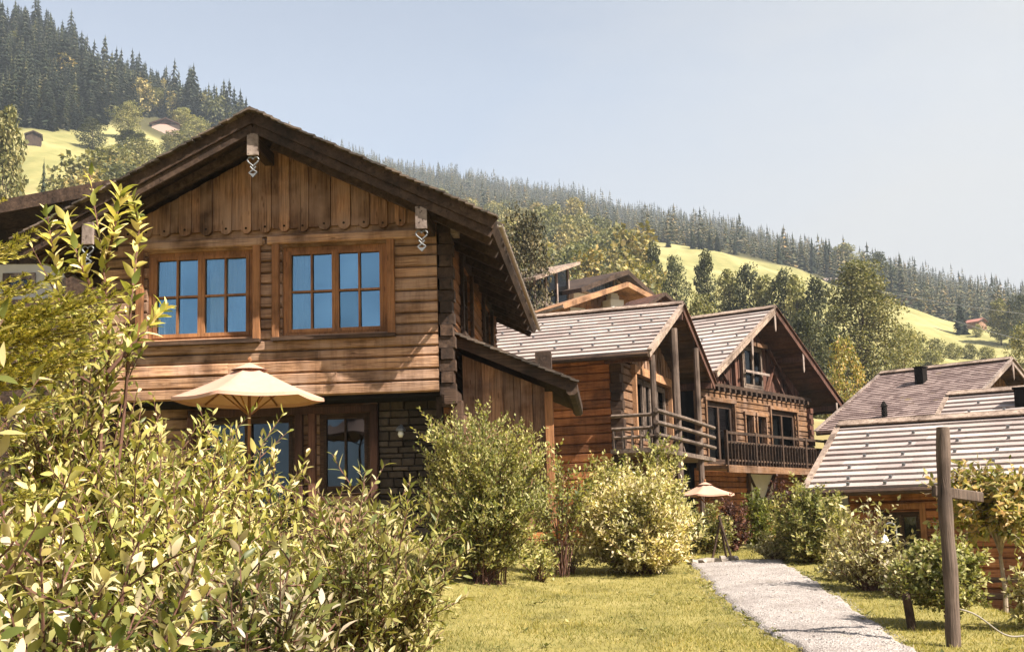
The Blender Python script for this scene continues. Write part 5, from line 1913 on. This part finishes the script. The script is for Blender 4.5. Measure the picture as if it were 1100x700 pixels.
x, y, px, r, g = sector(300, 700, 905, ip([700, 1130], [95, 105]), ip([700, 760, 900, 960, 1130], [190, 185, 190, 150, 150]), 6)
tag(wood_mass('wooded_slope', x, y, g, bt, (2.4, 4.2), (1.0, 1.5), 'woodtree'), 'low olive scrub at the foot of the bright meadow', 'wood')
x, y, px, r, g = sector(230, 40, 262, ip([40, 100, 262], [215, 215, 210]), ip([40, 90, 120, 160, 262], [240, 260, 330, 500, 505]), 7)
keep = ~((px > 150) & (px < 204) & (r > 300))
tag(wood_mass('wooded_slope', x[keep], y[keep], g, bt, (7, 12), (.85, 1.15), 'woodtree'), 'broadleaf wood round the pinkish farmhouse on the left hill', 'wood')
print('veg done')


# ================================================================== ground, path, grass
azs = np.concatenate([np.arange(-180, -42, 4), np.arange(-42, 42, .35), np.arange(42, 180.1, 4)]) * math.pi / 180
rs = np.concatenate([np.arange(.0, 30, .45), np.arange(30, 90, 2), np.arange(90, 500, 6), np.arange(500, 1412, 16)])
AZ, RR = np.meshgrid(azs, rs, indexing='ij')
gx_, gy_ = RR * np.sin(AZ), RR * np.cos(AZ)
gzv_ = H(gx_, gy_)
na, nr = AZ.shape
idx = np.arange(na * nr).reshape(na, nr)
q = np.stack([idx[:-1, :-1], idx[1:, :-1], idx[1:, 1:], idx[:-1, 1:]], -1).reshape(-1, 4)


def cover_mat():
    """meadow, mown lawn, dry bank and forest floor: where each grows is stored per vertex"""
    m, nt, out = nodes('meadow_ground')
    at_ = N(nt, 'ShaderNodeAttribute', attribute_name='cover')
    sep = N(nt, 'ShaderNodeSeparateColor', {0: at_.outputs['Color']})
    v = tcoord(nt)
    n1 = N(nt, 'ShaderNodeTexNoise', {'Vector': v, 'Scale': 1.4, 'Detail': 8, 'Roughness': .7})
    lawn = ramp(nt, n1.outputs[0], [(.3, (.10, .085, .03)), (.5, (.19, .16, .05)), (.7, (.27, .22, .085))])
    n2 = N(nt, 'ShaderNodeTexNoise', {'Vector': v, 'Scale': .035, 'Detail': 8, 'Roughness': .65})
    mead = ramp(nt, n2.outputs[0], [(.35, (.155, .145, .055)), (.5, (.21, .19, .077)), (.65, (.275, .24, .11))])
    dry = ramp(nt, n2.outputs[0], [(.35, (.18, .14, .06)), (.6, (.31, .24, .11))])
    fl = ramp(nt, n1.outputs[0], [(.3, (.03, .03, .012)), (.7, (.07, .06, .025))])
    wv = N(nt, 'ShaderNodeTexWave', {'Vector': tcoord(nt, (.05, .22, .3)), 'Scale': 1.0, 'Distortion': 3.5, 'Detail': 3, 'Detail Scale': 1.5})
    mead = mixc(nt, 'MULTIPLY', .6, mead, ramp(nt, wv.outputs[0], [(.1, (.80, .84, .78)), (.6, (1.03, 1.02, 1.0))]))
    c = mixc(nt, 'MIX', sep.outputs[0], lawn, mead)
    c = mixc(nt, 'MIX', sep.outputs[1], c, dry)
    c = mixc(nt, 'MIX', sep.outputs[2], c, fl)
    finish(nt, out, c, .95, n1.outputs[0], .5, .03, .1)
    return m


M['ground'] = cover_mat()
me = np_mesh('ground', np.stack([gx_, gy_, gzv_], -1), q, 'ground', True)
r_ = RR.ravel()
pxv = CX + F * np.tan(np.clip(AZ.ravel(), -1.2, 1.2))
meadow = sm(40, 70, r_)
ford = np.interp(pxv, [-300, 20, 60, 130, 250, 340, 480, 600, 690, 705, 850, 960, 1100], [415, 415, 430, 480, 500, 640, 600, 520, 480, 478, 482, 458, 430])
forest = sm(-12, 6, r_ - ford)
wooded = ((pxv > 340) & (pxv < 690) & (r_ > 110) & (r_ < 500)).astype(float) * sm(0, 60, ip and np.clip(np.interp(pxv, [340, 600, 650, 690], [640, 540, 420, 240]) - r_, 0, 100))
dry = sm(45, 60, r_) * sm(215, 170, r_) + sm(330, 290, r_) * sm(215, 240, r_) * (pxv < 300) * .8
cv = np.stack([meadow, np.clip(dry, 0, .75), np.clip(forest + wooded, 0, 1), np.ones_like(r_)], 1).astype(np.float32)
ca = me.color_attributes.new('cover', 'FLOAT_COLOR', 'POINT')
ca.data.foreach_set('color', cv.ravel())
kind(link('ground', me), 'structure')

PL = [ground_at(*p) for p in ((742, 606.5), (757, 624), (773, 642), (793, 657), (813, 673), (856, 699))]
PR = [ground_at(*p) for p in ((842, 603), (862, 616), (884, 630), (910, 648), (937, 667), (980, 699))]
for S_ in (PL, PR):
    d = (S_[-1] - S_[-2]).normalized()
    e = S_[-1] + d * 1.0
    for _ in range(8):
        S_.append(Vector((e.x, e.y, 0)))
        d = (d + Vector((-.05, -.12, 0))).normalized()
        e = e + d * 1.1
PLx, PRx = np.array([[p.x, p.y] for p in PL]), np.array([[p.x, p.y] for p in PR])


def path_x(y):
    a = np.interp(y, PLx[::-1, 1], PLx[::-1, 0])
    b = np.interp(y, PRx[::-1, 1], PRx[::-1, 0])
    return a, b


ytop = (PLx[0, 1] + PRx[0, 1]) / 2
ys = np.linspace(ytop, max(PLx[-1, 1], PRx[-1, 1]) + .3, 150)
us = np.linspace(0, 1, 26)
a, b = path_x(ys)
wob = lambda y, k: .03 * np.sin(y * 3.1 + k) + .02 * np.sin(y * 7.7 + 2 * k) + .012 * np.sin(y * 17 + k)
a, b = a + wob(ys, 0) , b + wob(ys, 2.)
X2 = a[:, None] * (1 - us) + b[:, None] * us
Y2 = np.repeat(ys[:, None], 26, 1) + .08 * np.sin(X2 * 5) * (np.arange(150)[:, None] < 4)
Z2 = H(X2, Y2) + .03 + .025 * np.sin(us * math.pi)[None] + rng.normal(0, .004, X2.shape)
Z2[:, 0] -= .06
Z2[:, -1] -= .06
i2 = np.arange(X2.size).reshape(X2.shape)
q2 = np.stack([i2[:-1, :-1], i2[1:, :-1], i2[1:, 1:], i2[:-1, 1:]], -1).reshape(-1, 4)


def gravel_mat():
    m, nt, out = nodes('gravel_surface')
    v = tcoord(nt)
    vo = N(nt, 'ShaderNodeTexVoronoi', {'Vector': v, 'Scale': 60, 'Randomness': 1})
    c = ramp(nt, N(nt, 'ShaderNodeSeparateColor', {0: vo.outputs['Color']}).outputs[0], [(0, (.21, .18, .165)), (.4, (.29, .255, .235)), (.8, (.34, .305, .285)), (1, (.40, .365, .34))])
    n = N(nt, 'ShaderNodeTexNoise', {'Vector': v, 'Scale': 1.6, 'Detail': 6, 'Roughness': .65})
    c = mixc(nt, 'MULTIPLY', .8, c, ramp(nt, n.outputs[0], [(.32, (.66, .62, .60)), (.55, (1.05, 1.04, 1.03))]))
    n3 = N(nt, 'ShaderNodeTexNoise', {'Vector': v, 'Scale': 4.5, 'Detail': 5})
    c = mixc(nt, 'MIX', ramp(nt, n3.outputs[0], [(.63, (0, 0, 0)), (.75, (.5, .5, .5))]), c, (.24, .20, .10))
    finish(nt, out, c, .9, vo.outputs['Distance'], .9, .015, .2)
    return m


M['gravel'] = gravel_mat()
kind(link('gravel_path', np_mesh('gravel_path', np.stack([X2, Y2, Z2], -1), q2, 'gravel', True)), 'structure')


def stone_scatter_mat():
    m, nt, out = nodes('loose_stone')
    isl = N(nt, 'ShaderNodeNewGeometry').outputs['Random Per Island']
    finish(nt, out, ramp(nt, isl, [(0, (.20, .17, .155)), (.5, (.31, .27, .25)), (1, (.40, .365, .34))]), .85)
    return m


M['loose'] = stone_scatter_mat()
n = 15000
yy = ys.max() - (ys.max() - ys.min()) * rng.uniform(0, 1, n) ** .8
uu = rng.uniform(-.09, 1.09, n)
a, b = path_x(yy)
xx = a + (b - a) * uu
OCT = np.array([(1, 0, 0), (0, 1, 0), (-1, 0, 0), (0, -1, 0), (0, 0, .7), (0, 0, -.7)], float)
OF = np.array([(0, 1, 4), (1, 2, 4), (2, 3, 4), (3, 0, 4), (1, 0, 5), (2, 1, 5), (3, 2, 5), (0, 3, 5)])
aa = rng.uniform(0, 6.28, n)
c_, s_, o_ = np.cos(aa), np.sin(aa), np.zeros(n)
sz = rng.uniform(.0025, .007, n) * (1 + 1.2 * (rng.uniform(0, 1, n) > .97))
inside = ((uu > .0) & (uu < 1)).astype(float)
V, Fc = inst(OCT, OF, np.stack([xx, yy, H(xx, yy) + .034 * inside + .025 * np.sin(np.clip(uu, 0, 1) * math.pi) + .003], 1), np.stack([c_, s_, o_], 1), np.stack([-s_, c_, o_ + .3], 1), np.stack([o_, o_ + .2, o_ + 1], 1),
             np.stack([sz * rng.uniform(.7, 1.5, n), sz, sz * .8], 1))
kind(tag(link('loose_gravel', np_mesh('loose_gravel', V, Fc, 'loose')), 'loose grey pebbles lying on the gravel path', 'gravel'), 'stuff')

# lawn blades
FOL['grass'] = foliage('lawn_blade', [(0.119, 0.123, 0.03), (0.206, 0.192, 0.0514), (0.292, 0.251, 0.075), (0.4, 0.321, 0.129)], .35, .5, 0)
n = 400000
r = 6.5 + 20 * rng.uniform(0, 1, n) ** 1.25
az = np.arctan((np.where(rng.uniform(0, 1, n) < .68, rng.uniform(250, 1180, n), rng.uniform(-500, 250, n)) - CX) / F)
xx, yy = r * np.sin(az), r * np.cos(az)
a, b = path_x(yy)
edge = .05 + .05 * np.sin(yy * 9) + rng.normal(0, .04, n)
ok = ((xx < a - edge * .4) | (xx > b + edge * .4) | (yy > ytop + .1)) & ~((xx < .3) & (yy > 19.0)) & (xx < 9)
clump = np.sin(xx * 2.3 + 1.1 * np.sin(yy * 1.7)) * np.sin(yy * 2.1 + np.sin(xx * 3.3)) * .5 + .5
tuft = (xx > a) & (xx < b) & (np.minimum(xx - a, b - xx) < .28) & (np.sin(xx * 11 + yy * 3) * np.sin(yy * 7.3) > .72)
ok &= rng.uniform(0, 1, n) < .45 + .55 * clump
ok |= tuft & (yy < ytop)
xx, yy, clump = xx[ok], yy[ok], clump[ok]
n = len(xx)
D = nrm(np.stack([rng.normal(0, .5, n), rng.normal(0, .5, n), np.full(n, .8)], 1))
X, Y, Z = basis(D, rng.normal(0, 1, (n, 3)))
hh = rng.uniform(.025, .06, n) * (.8 + .4 * clump) * np.where(rng.uniform(0, 1, n) > .985, 2.2, 1)
V, Fc = inst(np.array([(-.5, 0, 0), (.5, 0, 0), (.25, 1, .12)]), np.array([(0, 1, 2)]), np.stack([xx, yy, H(xx, yy) - .004], 1), X, Y, Z, np.stack([rng.uniform(.005, .011, n), hh, hh], 1))
kind(tag(link('lawn_grass', np_mesh('lawn_grass', V, Fc, FOL['grass'])), 'short yellow green lawn grass on both sides of the path', 'grass'), 'stuff')

# broad leaved weeds, clover and white heads in the lawn and along the path edge
n = 480
r = 7.5 + 14 * rng.uniform(0, 1, n)
az = np.arctan((rng.uniform(350, 1120, n) - CX) / F)
xx, yy = r * np.sin(az), r * np.cos(az)
a, b = path_x(yy)
k = rng.uniform(0, 1, n) < .4
xx = np.where(k, np.where(rng.uniform(0, 1, n) < .5, a - np.abs(rng.normal(0, .12, n)) + .08, b + np.abs(rng.normal(0, .12, n)) - .08), xx)
ok = ((xx < a + .1) | (xx > b - .1)) & (yy < ytop + 1)
xx, yy = xx[ok], yy[ok]
n = len(xx)
q_ = 7
ph = rng.uniform(0, 6.28, n * q_)
cx_, cy_ = np.repeat(xx, q_), np.repeat(yy, q_)
D = nrm(np.stack([np.cos(ph), np.sin(ph), rng.uniform(.15, .8, n * q_)], 1))
X, Y, Z = basis(D, np.tile([[0, 0, 1.]], (n * q_, 1)))
S = np.repeat(rng.uniform(.03, .085, n), q_) * rng.uniform(.7, 1.2, n * q_)
V, Fc = inst(L2, F2, np.stack([cx_, cy_, H(cx_, cy_) + .012], 1), X, Y, Z, np.stack([S * .42, S, S * .4], 1))
kind(tag(link('lawn_weeds', np_mesh('lawn_weeds', V, Fc, FOL['green'])), 'small broad leaved weeds in the lawn and along the path edges', 'weeds'), 'stuff')

# ================================================================== light, sky and air
SUN_AZ, SUN_EL = R(124), R(46)          # azimuth clockwise from straight ahead
w = bpy.data.worlds.new('World')
scn.world = w
w.use_nodes = True
nt = w.node_tree
nt.nodes.clear()
sky = N(nt, 'ShaderNodeTexSky', sky_type='NISHITA')
sky.sun_disc = False
sky.sun_elevation = SUN_EL
sky.sun_rotation = SUN_AZ
sky.altitude = 900
sky.air_density = 1.0
sky.dust_density = 5.0
sky.ozone_density = 1.0
veil = N(nt, 'ShaderNodeHueSaturation', {'Saturation': .58, 'Value': .92, 'Color': sky.outputs[0]})
tcw = N(nt, 'ShaderNodeTexCoord')
mpw = N(nt, 'ShaderNodeMapping', {0: tcw.outputs['Generated'], 'Location': (.35, .1, .0), 'Scale': (1.0, 1.0, 2.6)})
cl = N(nt, 'ShaderNodeTexNoise', {'Vector': mpw.outputs[0], 'Scale': 3.0, 'Detail': 9, 'Roughness': .6, 'Distortion': .4})
sp = N(nt, 'ShaderNodeSeparateXYZ', {0: tcw.outputs['Generated']})
# thin high veil, thicker toward the sun's side (right) and the horizon
v1 = N(nt, 'ShaderNodeMath', {0: sp.outputs[0], 1: 1.25, 2: .44}, operation='MULTIPLY_ADD').outputs[0]
v2 = N(nt, 'ShaderNodeMath', {0: sp.outputs[2], 1: -.9, 2: v1}, operation='MULTIPLY_ADD').outputs[0]
v3 = N(nt, 'ShaderNodeMath', {0: cl.outputs[0], 1: .55, 2: v2}, operation='MULTIPLY_ADD').outputs[0]
cf = ramp(nt, v3, [(.35, (0, 0, 0)), (.95, (.95, .95, .95))])
veil_c = mixc(nt, 'MIX', cf, veil.outputs[0], (3.12, 3.10, 3.10))
bg = N(nt, 'ShaderNodeBackground', {0: veil_c, 1: .064})
wo = N(nt, 'ShaderNodeOutputWorld', {0: bg.outputs[0]})
sd = bpy.data.lights.new('sun', 'SUN')
sd.energy = 5.0
sd.angle = R(.53)
sd.color = (1.0, .93, .82)
so = bpy.data.objects.new('sun', sd)
COL.objects.link(so)
dv = Vector((math.sin(SUN_AZ) * math.cos(SUN_EL), math.cos(SUN_AZ) * math.cos(SUN_EL), math.sin(SUN_EL)))
so.rotation_euler = dv.to_track_quat('Z', 'Y').to_euler()
so.location = (20, -20, 40)

# the valley air
zmin, zmax = float(gzv_.min()) - 1, float(gzv_.max()) + 45
mb = MB()
mb.box((-1440, -1440, zmin), (1440, 1440, zmax))
m, nt, out = nodes('valley_air')
pv = N(nt, 'ShaderNodeVolumePrincipled', {'Color': (.78, .88, 1, 1), 'Density': .00019, 'Anisotropy': .0})
nt.links.new(pv.outputs[0], out.inputs['Volume'])
M['air'] = m
kind(mb.build('haze', 'air'), 'stuff')

scn.cycles.max_bounces = 6
scn.cycles.diffuse_bounces = 3
scn.cycles.glossy_bounces = 3
scn.cycles.transparent_max_bounces = 8
scn.cycles.volume_bounces = 0
scn.cycles.use_denoising = True
vs_ = scn.view_settings
vs_.view_transform = 'Standard'
vs_.look = 'None'
vs_.gamma = 1
vs_.exposure = 1.75
